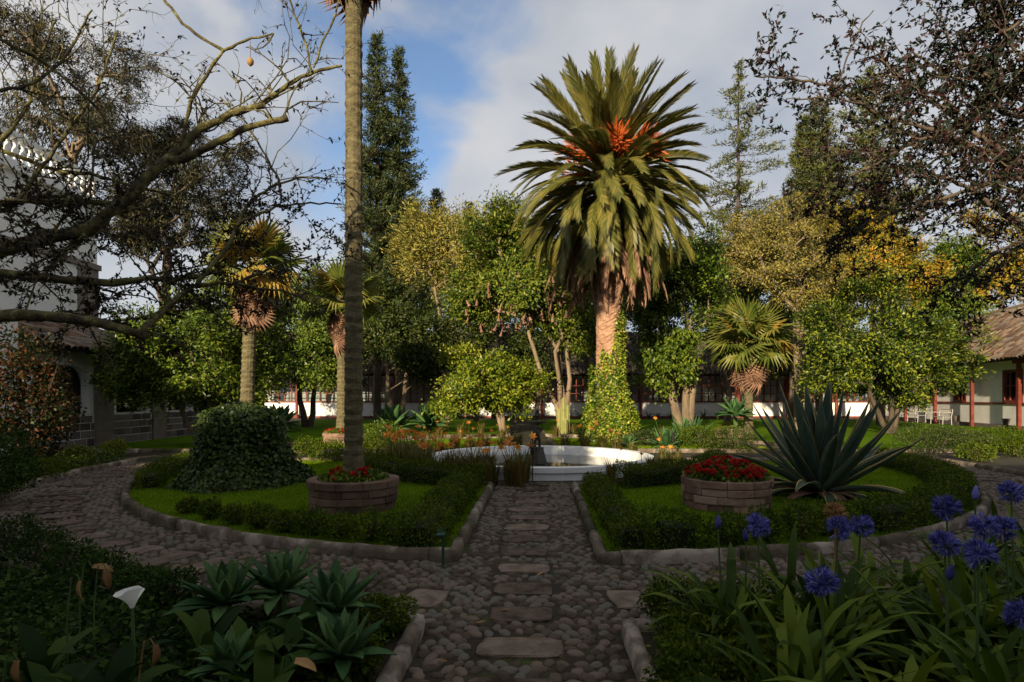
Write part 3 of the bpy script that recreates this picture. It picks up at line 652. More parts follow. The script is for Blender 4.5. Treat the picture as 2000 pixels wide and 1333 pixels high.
def tree(name, label, base, lobes, ncl, per, spread, L, Wd, lm, bm='bark', r=.15, stems=None, droop=.1, group=None, wig=.12, inner=.4, flat=.8, cat='tree', tip=.012, sides=6):
    base = np.array(base, float); t = thing(name, label, cat, base, group)
    lb = [(np.array(c)-base, np.array(r_)) for c, r_ in lobes]
    sub = [(c, r_*.8) for c, r_ in lb]
    for c, r_ in lb:
        for k in range(6):
            dv = rdir(1)[0]; f_ = rng.uniform(.22, .45); sub.append((c+dv*r_*rng.uniform(.72, 1.08), np.maximum(r_*f_, .25)))
    tg, _ = shell_pts(sub, ncl, inner); tg = tg[tg[:, 2] > .25]
    cen = np.mean([c for c, _ in lb], axis=0); lo = min(c[2]-r_[2] for c, r_ in lb)
    stems = stems or [(0, 0)]
    b = MB(); parts = np.array_split(tg[np.argsort(np.arctan2(tg[:, 1]-cen[1], tg[:, 0]-cen[0]))], len(stems)) if len(stems) > 1 else [tg]
    for (sx, sy), tt in zip(stems, parts):
        if not len(tt): continue
        m_ = np.mean(tt, axis=0); h = max(.3, lo+.15*(cen[2]-lo)); foot = np.array([sx*.25, sy*.25, -.05]); top = np.array([sx+(m_[0]-sx)*.25, sy+(m_[1]-sy)*.25, h])
        st_ = [foot+(top-foot)*f+np.array([rng.normal()*.05*h*.5, rng.normal()*.05*h*.5, 0])*(0 < f < 1) for f in (0, .33, .66, 1)]
        s_ = skeleton(st_, tt, tip, r, wig, sides); b.add(s_.v, s_.f)
    link('trunk', b.mesh('trunk', True), bm, t)
    link('crown', clump_leaves(tg, per, spread, L, Wd, droop, cen=cen, flat=flat), lm, t)
    return t
def LB(px, py, rx_, ry_, d, depth=None):
    """a crown lobe given by its place and radii in the picture, at distance d"""
    s = d/F; return (P(px, py, d), np.array([rx_*s, (depth if depth else rx_*s), ry_*s]))
def conifer(name, label, px, d, tip_y, base_y, wid, m, n_wh=46, group=None, p=.8, up=.25, L=.55, ragged=.25, dens=26, r=.3, bare=0.):
    x = (px-CX)/F*d; zt = EYE-(tip_y-HY)/F*d; zb = EYE-(base_y-HY)/F*d; Rm = wid/F*d
    t = thing(name, label, 'tree', (x, d, 0), group); b = MB(); b.tube([(0, 0, -.1), (0, 0, zt*.5), (0, 0, zt-.2)], [r, r*.6, .03], 7)
    C = []; D = []
    for i in range(n_wh):
        f = (i+.5)/n_wh; z = zb+(zt-zb)*f
        for k in range(int(6+5*(1-f))):
            a = rng.uniform(0, 6.283); ln = (Rm*(1-f)**p+.12)*rng.uniform(1-ragged*1.6, 1+ragged)
            if rng.random() < bare: continue
            dr = np.array([math.cos(a), math.sin(a), 0]); q = 4; pts = [np.array([0, 0, z])+dr*ln*s+np.array([0, 0, ln*(up*s*s*1.3-.16*s)]) for s in np.linspace(0, 1, q)]
            b.tube(pts, [max(.02, .012*ln+.015), .02, .015, .008], 4, False)
            nn_ = int(1.75*dens*(ln+.25)); s = rng.random(nn_)**.7; s = .12+.9*s
            pp = np.array([0, 0, z])+dr*(ln*s)[:, None]; pp[:, 2] += ln*(up*s*s*1.3-.16*s); pp += rng.normal(size=(nn_, 3))*np.array([.14, .14, .10])*(.5+.5*min(1, ln))
            C.append(pp); D.append(dr*.7+rdir(nn_)*.8+np.array([0, 0, .35]))
    C = np.vstack(C); D = np.vstack(D); n = len(C)
    link('trunk', b.mesh('trunk'), 'bark', t); link('crown', leaf_mesh('crown', C, D, L*.8*jit(n, .5, 1.1), L*.16*jit(n, .7, 1.2), .05, unit(C*np.array([1, 1, 0]))*.9), m, t); return t
# ------------------------------------------------------------------ palms
def frond_mesh(L, droop, n=64, lw=.56, w=.050, vee=.35, curl=0.):
    """feather frond along +x that bends down; leaflets on both sides as a shallow V"""
    s = np.linspace(0, 1, 14); ang = -droop*s**1.15; dx = np.cos(ang); dz = np.sin(ang)
    X = np.r_[0, np.cumsum((dx[1:]+dx[:-1])/2)]*L/13; Z = np.r_[0, np.cumsum((dz[1:]+dz[:-1])/2)]*L/13
    b = MB(); b.tube(np.c_[X, curl*s**2, Z], np.linspace(.035, .006, 14), 5)
    t = np.linspace(.10, .995, n); cx = np.interp(t, s, X); cz = np.interp(t, s, Z); an = np.interp(t, s, ang); VV = []; Q = []
    for sd in (-1, 1):
        ll = lw*(np.sin(np.clip((t-.04)/1.0, 0, 1)*math.pi)**.45*.9+.1)*rng.uniform(.72, 1.12, n)
        fwd = 1.05+.6*t
        D = np.c_[np.cos(an)*fwd, sd*np.ones(n)*.8, np.sin(an)*fwd]+np.c_[-np.sin(an), np.zeros(n), np.cos(an)]*vee; D = unit(D); D[:, 2] -= .10
        Cc = np.c_[cx, curl*t**2, cz]; tn = np.c_[np.cos(an), np.zeros(n), np.sin(an)]
        for i in range(n):
            o = len(VV); VV += [Cc[i]-tn[i]*w*.5, Cc[i]+tn[i]*w*.5, Cc[i]+D[i]*ll[i]*.6+tn[i]*w*.6-np.array([0, 0, .02]), Cc[i]+D[i]*ll[i]-np.array([0, 0, .07*ll[i]/lw]), Cc[i]+D[i]*ll[i]*.6-tn[i]*w*.6-np.array([0, 0, .02])]
            Q += [(o, o+1, o+2, o+3, o+4)]
    b.add(VV, Q); return b.mesh('frond')
def place_frond(name, me, par, org, az, el, roll=0, sc=1.):
    o = bpy.data.objects.new(name, me); COL.objects.link(o); o.parent = par
    o.matrix_basis = Matrix.Translation(org)@Matrix.Rotation(az, 4, 'Z')@Matrix.Rotation(-el, 4, 'Y')@Matrix.Rotation(roll, 4, 'X')@Matrix.Scale(sc, 4); return o
pd_ = 20.0; pb = np.array([(1188-CX)/F*pd_, pd_, .05])
ph = thing('date_palm', 'great date palm with a round feathery crown and orange fruit', 'palm', pb)
pz = 9.15                                        # crown heart above ground
b = MB(); nr = 150; zz = np.linspace(-.05, pz-.2, nr); prof_r = .40+.10*np.exp(-zz/1.0)+.05*np.clip((zz-6)/3, 0, 1); an = np.linspace(0, 2*math.pi, 24, endpoint=False)
V = []
for i, z in enumerate(zz):
    ph_ = (an*12/2+(i % 2)*math.pi*.5)
    rr = prof_r[i]*(1+.045*np.sin(z*2*math.pi/.16+3*np.sin(an*5))+.03*np.sin(an*10+(i//2 % 2)*math.pi))+rng.normal(0, .006, 24)
    V += [(r_*math.cos(a), r_*math.sin(a), z) for r_, a in zip(rr, an)]
b.add(V, [(i*24+k, i*24+(k+1) % 24, (i+1)*24+(k+1) % 24, (i+1)*24+k) for i in range(nr-1) for k in range(24)]); link('trunk', b.mesh('trunk'), 'phoenixbark', ph)
fv = {}
def fr(L, dr, m, key, **k):
    if key not in fv: fv[key] = frond_mesh(L, dr, **k); fv[key].materials.append(mat[m])
    return fv[key]
ga = 2.39996
cnt = 0
NF = 205
for i in range(NF):
    f = i/(NF-1); el = R(86)-f**.72*R(128)          # from upright to hanging
    az = i*ga+rng.normal()*.1; v = i % 3
    cls = int(f*8)
    L = (3.1, 3.2, 3.3, 3.35, 3.35, 3.3, 3.2, 3.1, 3.0)[cls]; dr = (.22, .5, .85, 1.05, 1.15, 1.2, 1.2, 1.1, 1.1)[cls]+.12*v
    me = fr(L, dr, 'frond', ('f', cls, v), curl=(-.25, 0, .25)[v])
    r0 = .22+.18*min(1, f*2); org = (r0*math.cos(az), r0*math.sin(az), pz+.45-1.75*f)
    place_frond('frond', me, ph, org, az, el, rng.normal()*.25, rng.uniform(.85, 1.06))
for i in range(74):                             # dead fronds hanging round the trunk top
    az = i*ga+.3; me = fr(3.4, .75, 'dead', ('d', i % 4), n=44, lw=.30, w=.07, vee=.15, curl=(-.3, -.1, .1, .3)[i % 4])
    place_frond('dead_frond', me, ph, (.36*math.cos(az), .36*math.sin(az), pz-1.3-.75*rng.random()), az, R(rng.uniform(-72, -26)), rng.normal()*.4, rng.uniform(.62, .98))
for i in range(9):                              # bare new spears
    az = i*ga; me = fr(3.2, .08, 'fan_yellow', ('s', 0), n=30, lw=.10, vee=.1); place_frond('spear_leaf', me, ph, (.05, 0, pz+.3), az, R(rng.uniform(76, 87)), 0, rng.uniform(.7, .95))
def fruit_mesh():
    n = 170; s = rng.random(n); a = rng.uniform(0, 6.28, n); rr = .40*s**.8*rng.random(n)
    C = np.c_[.35+.6*s, rr*np.cos(a), rr*np.sin(a)-.1*s]; D = np.c_[np.ones(n), np.cos(a)*.9, np.sin(a)*.9-.2]
    V, Q = leaf_arrays(C, D, .3*jit(n, .5, 1), .045, .05); b_ = MB(); b_.tube([(0, 0, 0), (.4, 0, .02), (.7, 0, -.03)], [.04, .03, .02], 5); b_.add(V, Q.tolist()); return b_.mesh('fruit_cluster')
fm_ = [fruit_mesh() for _ in range(3)]
for q in fm_: q.materials.append(mat['fruit'])
for i, az in enumerate(np.radians([235, 262, 290, 318, 205, 345, 20, 80, 140, 275])):
    place_frond('fruit_cluster', fm_[i % 3], ph, (.3*math.cos(az), .3*math.sin(az), pz+.05+.3*(i % 2)), az, R(rng.uniform(15, 50)), 0, rng.uniform(1.2, 1.6))
def ivy_on(name, label, loc, profile, n, L, m, amin=0, amax=6.2832, top=None, thick=.12, core=True, corerad=.8):
    """ivy leaves over a stem or mound whose radius follows profile [(z, r)]"""
    t = thing(name, label, 'ivy', loc); pr = np.array(profile); w_ = np.interp(np.linspace(0, 1, 200), np.linspace(0, 1, len(pr)), np.arange(len(pr)))
    zs = np.linspace(pr[0, 0], pr[-1, 0], 400); rs = np.interp(zs, pr[:, 0], pr[:, 1]); sl = np.sqrt(1+np.gradient(rs, zs)**2); pdf = (rs+.05)*sl; z = rng.choice(zs, n, p=pdf/pdf.sum())+rng.normal(0, .02, n); a = rng.uniform(amin, amax, n)
    if top is not None: k = z < top(a); z, a = z[k], a[k]; n = len(z)
    r_ = np.interp(z, pr[:, 0], pr[:, 1])*(1+.08*np.sin(3*a+z*2)+.05*np.sin(7*a-z*3))+rng.normal(0, thick*.4, n)
    C = np.c_[r_*np.cos(a), r_*np.sin(a), np.maximum(z, .02)]; D = np.c_[np.cos(a)*.55, np.sin(a)*.55, -.55*np.ones(n)]+rdir(n)*.6
    link('foliage', leaf_mesh('foliage', C, D, L*jit(n, .6, 1.2), L*.85*jit(n, .7, 1.2), .1, np.c_[np.cos(a), np.sin(a), 0*a]*1.1), m, t)
    if core: b_ = MB(); b_.lathe([(max(.02, r_*corerad), z_) for z_, r_ in profile], 16); link('stems', b_.mesh('stems'), 'core', t)  # solid dark core for the shade behind the ivy, not separate stems
    return t
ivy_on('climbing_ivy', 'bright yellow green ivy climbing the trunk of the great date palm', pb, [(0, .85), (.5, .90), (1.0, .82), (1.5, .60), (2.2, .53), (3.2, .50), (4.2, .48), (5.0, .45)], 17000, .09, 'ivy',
       top=lambda a: 3.4+1.1*np.cos(a-.0)+.35*np.sin(5*a), core=False)
def fan_mesh(Rr=.9, nseg=26, spread=R(150), droop=.3, pet=.8):
    b_ = MB(); b_.tube([(0, 0, 0), (pet*.5, 0, .03), (pet, 0, 0)], [.022, .016, .012], 5, False); VV = []; Q = []
    for i in range(nseg):
        a = -spread+2*spread*(i+.5)/nseg; l = Rr*(1-.22*(abs(a)/spread)**2)*rng.uniform(.92, 1.05); hw = spread/nseg*1.05; o = len(VV)
        c = np.array([pet, 0, 0]); d0 = np.array([math.cos(a), math.sin(a), .12*math.cos(2*a)]); s0 = np.array([-math.sin(a), math.cos(a), 0]); k = .55*l
        VV += [c, c+d0*k+s0*k*hw-np.array([0, 0, .05*l*droop]), c+d0*k+np.array([0, 0, .035]), c+d0*k-s0*k*hw-np.array([0, 0, .05*l*droop]), c+d0*l-np.array([0, 0, droop*l*rng.uniform(.4, 1.1)])]
        Q += [(o, o+1, o+2), (o, o+2, o+3), (o+1, o+4, o+2), (o+2, o+4, o+3)]
    b_.add(VV, Q); return b_.mesh('fan_frond')
fans = {k: [fan_mesh(droop=dr, pet=pt) for dr, pt in ((.15, .7), (.35, .8), (.55, .75))] for k in ('fan', 'fan_yellow', 'dead')}
for k, l in fans.items():
    for me in l: me.materials.append(mat[k])
def fan_palm(label, base, h, r0, r1, nf, sc, yellow, skirt, bark='palmbark', lean=0., dead_len=1.0, name='fan_palm'):
    t = thing(name, label, 'palm', base, 'fan palms of the garden'); b_ = MB(); n = max(24, int(h/.07)); V = []; an = np.linspace(0, 6.2832, 14, endpoint=False)
    for i in range(n):
        f = i/(n-1); z = -.05+f*(h+.05); rr = (r0+(r1-r0)*f+.35*r0*math.exp(-z/.35))*(1+.05*math.sin(i*2.1)+(.06 if i % 2 else -.05))
        V += [(lean*f*f*h+rr*math.cos(a)*rng.uniform(.96, 1.04), rr*math.sin(a)*rng.uniform(.96, 1.04), z) for a in an]
    b_.add(V, [(i*14+k, i*14+(k+1) % 14, (i+1)*14+(k+1) % 14, (i+1)*14+k) for i in range(n-1) for k in range(14)]+[tuple((n-1)*14+k for k in range(14))]); link('trunk', b_.mesh('trunk'), bark, t)
    tx = lean*h
    for i in range(nf):
        f = i/nf; el = R(82)-f*R(118); az = i*ga
        k = 'fan_yellow' if rng.random() < yellow else 'fan'
        place_frond('frond', fans[k][min(2, int(f*3))], t, (tx+.1*math.cos(az), .1*math.sin(az), h-.05-.25*f), az, el, rng.normal()*.3, sc*rng.uniform(.85, 1.1))
    for i in range(skirt):
        f = i/max(1, skirt); az = i*ga+.5
        place_frond('dead_frond', fans['dead'][i % 3], t, (tx+r1*.7*math.cos(az), r1*.7*math.sin(az), h-.25-dead_len*f), az, R(rng.uniform(-86, -68)), rng.normal()*.5, sc*rng.uniform(.55, .8))
    return t
def PB(px, d, z=0): return np.array([(px-CX)/F*d, d, z])
# tall palm in the near planter; its crown is above the frame
PL1 = PB(691, 8.25); PL2 = PB(1418, 8.35); PL3 = PB(668, 19.6); PL4 = PB(1462, 22.0)
fan_palm('very tall slim palm rising from the near round brick planter', (PL1[0], PL1[1], .40), 8.5, .125, .112, 26, .8, .2, 60, dead_len=.75)
fan_palm('fan palm with pale trunk in the far round stone planter', (PL3[0], PL3[1], .35), 4.6, .17, .15, 20, .9, .35, 26, 'palmbark', dead_len=.7)
fan_palm('fan palm with shaggy brown skirt rising behind the ivy mound', PB(482, 17.4, .04), 5.55, .20, .18, 28, .92, .35, 40, 'palmbark', lean=.04, dead_len=.9)
fan_palm('short fan palm with yellowing fronds right of the ivy clad date palm', (PL4[0], PL4[1], .04), 3.75, .15, .16, 34, 1.05, .35, 26, 'palmbark', dead_len=.7)
# ------------------------------------------------------------------ planters with geraniums
def planter(label, c, r, h, m, rows=4):
    t = thing('round_planter', label, 'planter', (c[0], c[1], .045), 'round planters of the four beds')
    for k in range(rows):
        n = 11; rr = r*(1-.02*(rows-1-k)); z0, z1 = h*k/rows+.002, h*(k+1)/rows-.002; off = random.random()
        for i in range(n):
            a0 = 2*math.pi*(i+off)/n+.006; a1 = 2*math.pi*(i+1+off)/n-.006; q = MB(); dr = random.uniform(-.012, .012); V = []
            for z, e in ((z0, .008), (z0+.012, 0), (z1-.012, 0), (z1, .008)):
                for a in (a0, (a0*2+a1)/3, (a0+2*a1)/3, a1): V.append(((rr+dr-e+random.uniform(-.006, .006))*math.cos(a), (rr+dr-e+random.uniform(-.006, .006))*math.sin(a), z))
                for a in (a1, (a0+2*a1)/3, (a0*2+a1)/3, a0): V.append(((rr-.13)*math.cos(a), (rr-.13)*math.sin(a), z))
            q.add(V, [(j*8+i_, j*8+(i_+1) % 8, (j+1)*8+(i_+1) % 8, (j+1)*8+i_) for j in range(3) for i_ in range(8)]+[tuple(range(7, -1, -1)), tuple(range(24, 32))])
            link('brick', q.mesh('brick'), m, t)
    q = MB(); q.lathe([(r-.135, 0), (r-.135, h-.05), (.0, h-.03)], 24); link('soil_fill', q.mesh('soil_fill'), 'soil', t)
planter('wide weathered brick planter holding the very tall slim palm', PL1, .62, .42, 'planter_old')
planter('pale brick planter full of red geraniums near the striped agave', PL2, .62, .42, 'planter')
planter('far round stone planter with a pale trunked palm and geraniums', PL3, .62, .36, 'planter', 3)
planter('far round planter beside the short yellowing fan palm', PL4+np.array([-.5, .6, 0]), .55, .34, 'planter', 3)
def bloom_mesh(r=.035, n=16):
    d = rdir(n); d[:, 2] = np.abs(d[:, 2]); C = d*r*.5; return leaf_mesh('flower', C, d+rdir(n)*.5, r*1.1, r*1.1, .2)
blooms = [bloom_mesh() for _ in range(4)]
for q in blooms: q.materials.append(mat['red'])
def geranium(label, c, r, h, z, nf, nl=1800, off=(0, 0)):
    t = thing('geranium', label, 'flower', (c[0]+off[0], c[1]+off[1], z), 'red geraniums in the planters')
    a = rng.uniform(0, 6.28, nl); rr = r*np.sqrt(rng.random(nl)); top = h*(1-(rr/r)**2*.7)
    C = np.c_[rr*np.cos(a), rr*np.sin(a), top*rng.random(nl)**.6+.0]; link('foliage', leaf_mesh('foliage', C, rdir(nl)+np.array([0, 0, .4]), .06*jit(nl, .6, 1.3), .055*jit(nl, .6, 1.3)), 'green', t)
    for i in range(nf):
        a = rng.uniform(0, 6.28); rr = r*math.sqrt(rng.random())*.98; s = rng.uniform(.7, 1.35)
        inst('flower', blooms[i % 4], t, (rr*math.cos(a), rr*math.sin(a), h*(1-(rr/r)**2*.7)+.01), (0, 0, a), (s, s, s))
geranium('mass of red geraniums overflowing the pale brick planter', PL2, .56, .30, .40, 110, 3600)
geranium('low geraniums with few red flowers under the very tall palm', PL1, .46, .16, .42, 16, 1500)
geranium('red geraniums round the pale palm trunk in the far planter', PL3, .55, .22, .36, 20, 1200)
geranium('red geraniums beside the short yellowing fan palm', PL4+np.array([-.5, .6, 0]), .45, .2, .34, 16, 900)
# ------------------------------------------------------------------ ivy mound, agaves
IM = PB(474, 10.6, .045)
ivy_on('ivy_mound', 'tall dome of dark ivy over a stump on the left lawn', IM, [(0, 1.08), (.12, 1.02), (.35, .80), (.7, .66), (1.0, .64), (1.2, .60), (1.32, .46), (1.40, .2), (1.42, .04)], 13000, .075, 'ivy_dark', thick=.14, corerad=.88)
def agave_leaf(L, Wd, curve, thick=.03, edge=False, twist=0., tipw=.0, mid=.42):
    """fleshy pointed leaf along +x: channelled, bending by curve; returns blade and margin meshes"""
    n = 11; s = np.linspace(0, 1, n); ang = curve*s**1.6; X = np.r_[0, np.cumsum(np.cos(ang[1:]))]*L/(n-1); Z = np.r_[0, np.cumsum(np.sin(ang[1:]))]*L/(n-1)
    w = Wd*np.interp(s, [0, .12, mid, .75, .93, 1], [.62, .7, 1., .68, .24, .015])
    V = []; 
    for i in range(n):
        nx, nz = -math.sin(ang[i]), math.cos(ang[i]); th = thick*(1-.85*s[i])
        for u, h in ((-1, .22), (-.5, .04), (0, -.03), (.5, .04), (1, .22)): V.append((X[i]+nx*h*w[i]*.8, u*w[i]/2, Z[i]+nz*h*w[i]*.8))
        for u, h in ((.5, -.0), (0, 0), (-.5, -.0)): V.append((X[i]+nx*(h-th), u*w[i]/2, Z[i]+nz*(h-th)))
    k = 8; b_ = MB(); b_.add(V, [(i*k+j, (i+1)*k+j, (i+1)*k+(j+1) % k, i*k+(j+1) % k) for i in range(n-1) for j in range(k)]+[tuple(range(k)), tuple((n-1)*k+j for j in range(k-1, -1, -1))])
    bl = b_.mesh('leaf', True)
    if not edge: return bl, None
    e = MB()
    for sd in (0, 4):
        sg = -1 if sd == 0 else 1; VV = []
        for i in range(n):
            p = np.array(V[i*k+sd]); q_ = np.array(V[i*k+(1 if sd == 0 else 3)]); dv = q_-p; nz = np.array([-math.sin(ang[i]), 0, math.cos(ang[i])])*.0035
            VV += [p+nz-dv*.06, p+dv*.44+nz*1.2, p-nz-dv*.06]
        e.add(VV, [f for i in range(n-1) for f in ((i*3, (i+1)*3, (i+1)*3+1, i*3+1), (i*3+2, (i+1)*3+2, (i+1)*3, i*3))])
    return bl, e.mesh('margin')
ag = thing('striped_agave', 'huge blue green agave with cream striped leaf edges on the right lawn', 'agave', PB(1602, 9.2, .045))
va = []
for L, Wd, cu in ((1.75, .25, .10), (1.75, .25, .2), (1.75, .25, -.25), (1.75, .24, -.7), (1.5, .22, -1.4)):
    bl, ed = agave_leaf(L, Wd, cu, .035, True); bl.materials.append(mat['agave']); ed.materials.append(mat['agave_edge']); va.append((bl, ed))
for i in range(54):
    f = i/53; az = i*ga+rng.normal()*.08; el = R(84)-f*R(74)+rng.normal()*.04
    v = 0 if f < .3 else 1 if f < .5 else (2 if f < .74 else (3 if f < .9 else 4))
    if 25 < i < 45 and i % 3 == 0: v = 1
    o = place_frond('leaf', va[v][0], ag, (.07*math.cos(az), .07*math.sin(az), .12-.08*f), az, el, rng.normal()*.12, rng.uniform(.75, 1.02)*(1-.1*f))
    inst('margin', va[v][1], o, (0, 0, 0))
dl, _ = agave_leaf(.7, .14, -.8, .012); dl.materials.append(mat['dead'])
for i in range(16): az = i*ga; place_frond('dead_leaf', dl, ag, (.1*math.cos(az), .1*math.sin(az), .07), az, R(rng.uniform(0, 16)), rng.normal()*.3, rng.uniform(.7, 1.1))
sv = []
for L, cu in ((.36, .25), (.36, .0), (.36, -.4)):
    bl, _ = agave_leaf(L, .115, cu, .018, mid=.5); bl.materials.append(mat['soft_agave']); sv.append(bl)
def rosette(label, base, zc, sc, n=26, el0=80, el1=2, group='soft agaves', name='soft_agave'):
    t = thing(name, label, 'agave', (base[0], base[1], base[2]), group)
    q = MB(); q.tube([(0, 0, -.02), (.01, 0, zc*.6), (0, 0, zc+.02)], [.035*sc, .04*sc, .03*sc], 7); link('stem', q.mesh('stem'), 'stem', t)
    for i in range(n):
        f = i/(n-1); az = i*ga+rng.normal()*.1; el = R(el0)-f*R(el0-el1)+rng.normal()*.06
        place_frond('leaf', sv[min(2, int(f*3))], t, (.02*sc*math.cos(az), .02*sc*math.sin(az), zc-.03*sc*f), az, el, rng.normal()*.15, sc*rng.uniform(.85, 1.1)*(.7+.3*min(1, f*3)))
for px, py, d_, sc, lab in ((440, 1172, 3.85, .92, 'soft green agave rosette whose leaves overlap the cobbled ring path'),
                            (548, 1150, 4.05, .92, 'paler soft agave rosette standing between the two largest rosettes'),
                            (655, 1185, 3.55, .84, 'bushy soft agave rosette nearest the path beside the left kerb'),
                            (668, 1275, 3.15, .80, 'soft agave rosette low in front of the bushy one beside the kerb'),
                            (448, 1300, 3.0, .55, 'small soft agave rosette low in the dark ground cover'),
                            (560, 1120, 4.35, .55, 'small upright agave rosette behind the paler one')):
    p = P(px, py, d_); rosette(lab, (p[0], p[1], .03), max(.08, p[2]-.03), sc, 26)
for px, d_, z, sc, lab in ((1345, 19.0, .15, 2.6, 'grey green agave clump below the ivy covered multi stem tree'), (1300, 17.6, .1, 1.9, 'dark spiky agave between the lantern post and date palm'), (1436, 21.2, .95, 2.0, 'pale agave rosette raised on a stout stalk beside the short palm'), (1225, 17.9, .1, 1.2, 'small pale agave right of the ivy clad palm foot'),
                           (545, 26.0, .3, 3.0, 'agave left of the far planter before the white wall'), (765, 24.8, .3, 3.2, 'blue green agave clump under the dark round tree'), (838, 25.4, .4, 3.0, 'light agave rosette beside the small round lime tree')):
    rosette(lab, PB(px, d_, .04), z, sc, 30, 82, -4, 'agaves of the far beds')
# ------------------------------------------------------------------ hedges and shrubs
def hedge(label, pts, w, h, dens=2600, L=.032, z=.045, m='box', gap=0.):
    pts = np.array(pts, float); s = np.r_[0, np.cumsum(np.linalg.norm(np.diff(pts, axis=0), axis=1))]; Ls = s[-1]
    base = np.array([*pts.mean(axis=0), z]); t = thing('hedge', label, 'hedge', base, 'clipped box hedges of the beds')
    per = w+2*h; n = int(dens*Ls*per); q = rng.uniform(0, Ls, n); u = rng.uniform(0, per, n)
    def at(q_): 
        x = np.interp(q_, s, pts[:, 0]); y = np.interp(q_, s, pts[:, 1]); e = .03; dx = np.interp(q_+e, s, pts[:, 0])-np.interp(q_-e, s, pts[:, 0]); dy = np.interp(q_+e, s, pts[:, 1])-np.interp(q_-e, s, pts[:, 1]); l = np.hypot(dx, dy)+1e-9
        return x, y, -dy/l, dx/l
    cu = np.where(u < h, -w/2, np.where(u < h+w, u-h-w/2, w/2)); cz = np.where(u < h, u, np.where(u < h+w, h, per-u))
    ends = rng.random(n) < 2.6*w*h/(per*Ls+2*w*h); q = np.where(ends, np.where(rng.random(n) < .5, 0, Ls), q); cu = np.where(ends, rng.uniform(-w/2, w/2, n), cu); cz = np.where(ends, rng.uniform(0, h, n), cz)
    ph1 = rng.uniform(0, 6.28, 4)
    lump = 1+.10*np.sin(q*5+ph1[0])+.08*np.sin(q*11+ph1[1]+cu*6)+.05*np.sin(q*23+ph1[2]); sh = np.where(cz > h*.8, 1-.18*np.abs(cu/(w/2))**3, 1)
    x, y, nx, ny = at(q); k = cu*lump*(1-.12*(cz/h)**2); C = np.c_[x+nx*k, y+ny*k, np.maximum(.0, cz*lump*sh)]+rng.normal(0, .022, (n, 3)); C[:, 2] = np.maximum(C[:, 2], .005)
    D = np.c_[nx*np.sign(cu)*.6, ny*np.sign(cu)*.6, .6*np.ones(n)]+rdir(n)*.9
    C[:, :2] -= base[:2]; link('foliage', leaf_mesh('foliage', C, D, L*jit(n, .7, 1.4), L*.62*jit(n, .7, 1.2)), m, t)
    b_ = MB(); V = []; qs = np.linspace(min(.14, Ls*.3), Ls-min(.14, Ls*.3), max(2, int(Ls/.25)+1)); x, y, nx, ny = at(qs)
    for i in range(len(qs)):
        hh = h*(.82+.06*math.sin(qs[i]*5+ph1[0]))
        for cu_, cz_ in ((-w*.30, .0), (-w*.30, hh*.8), (-w*.2, hh*.9), (w*.2, hh*.9), (w*.30, hh*.8), (w*.30, .0)): V.append((x[i]+nx[i]*cu_-base[0], y[i]+ny[i]*cu_-base[1], cz_))
    b_.add(V, [(i*6+j, i*6+j+1, (i+1)*6+j+1, (i+1)*6+j) for i in range(len(qs)-1) for j in range(5)]+[tuple(range(5, -1, -1)), tuple((len(qs)-1)*6+j for j in range(6))]); link('branches', b_.mesh('branches'), 'core', t)  # solid dark core for the shaded hedge inside, not modelled branches
def bush(label, c, r, h, n, L, m='box', name='shrub', cat='shrub', group=None, up=.3, aspect=.6, z=.045):
    t = thing(name, label, cat, (c[0], c[1], z), group); d = rdir(n); rr = (.25+.75*rng.random(n))**.5
    lob = 1+.14*np.sin(d[:, 0]*5+c[0]*3)+.12*np.sin(d[:, 1]*6+c[1]*5)+.1*np.sin(d[:, 2]*7+c[0])
    C = d*rr[:, None]*lob[:, None]*np.array([r, r, h*.52])+np.array([0, 0, h*.5]); k = C[:, 2] > .0; C = C[k]; D = d[k]*.6+rdir(len(C))*.9+np.array([0, 0, up])
    link('foliage', leaf_mesh('foliage', C, D, L*jit(len(C), .6, 1.3), L*aspect*jit(len(C), .7, 1.2)), m, t)
    b_ = MB(); 
    for i in range(7):
        e = np.array([rng.normal()*.4*r, rng.normal()*.4*r, h*rng.uniform(.5, .8)]); b_.tube([(e[0]*.1, e[1]*.1, -.02), e*.55+rng.normal(size=3)*.02, e], [.018, .013, .006], 4, False)
    link('branches', b_.mesh('branches'), 'bark', t); return t
def offset_line(side, off, d0, d1, n=12): return [(axis_x(d)+side*(.70+off), d) for d in np.linspace(d0, d1, n)]
hedge('box hedge along the left side of the straight cobbled path', offset_line(-1, .42, 5.85, 9.9), .42, .30)
hedge('box hedge along the right side of the straight cobbled path', offset_line(1, .36, 5.85, 9.9), .34, .24)
def arcpts(r, a0, a1, n=20): return [(C0[0]+r*math.cos(R(a)), C0[1]+r*math.sin(R(a))) for a in np.linspace(a0, a1, n)]
hedge('curved hedge between the fountain lilies and the left lawn', arcpts(3.85, -108, -160), .42, .36)
hedge('curved hedge between the fountain lilies and the right lawn', arcpts(3.85, -72, -15), .42, .36)
hedge('long curved hedge along the outer edge of the right lawn', arcpts(7.72, -64, 2, 40), .46, .32, 1900, .036)
hedge('short square hedge block at the right corner of the path', arcpts(7.72, -84.6, -80.2, 8), .44, .34, 3600)
hedge('curved hedge along the far left edge of the ivy mound lawn', arcpts(7.75, -150, -181, 24), .36, .28, 1900)
for i, a in enumerate((-77.8, -74.6, -71.2, -68)):
    c = arcpts(7.7, a, a, 1)[0]; bush(('round box bush beside the square hedge block', 'upright box bush in front of the geranium planter', 'thin dark bush in the gap before the geranium planter', 'thin dark bush where the long right hedge begins')[i], c, .22, (.33, .36, .40, .4)[i], 1500, .036, group='small box bushes on the right lawn')
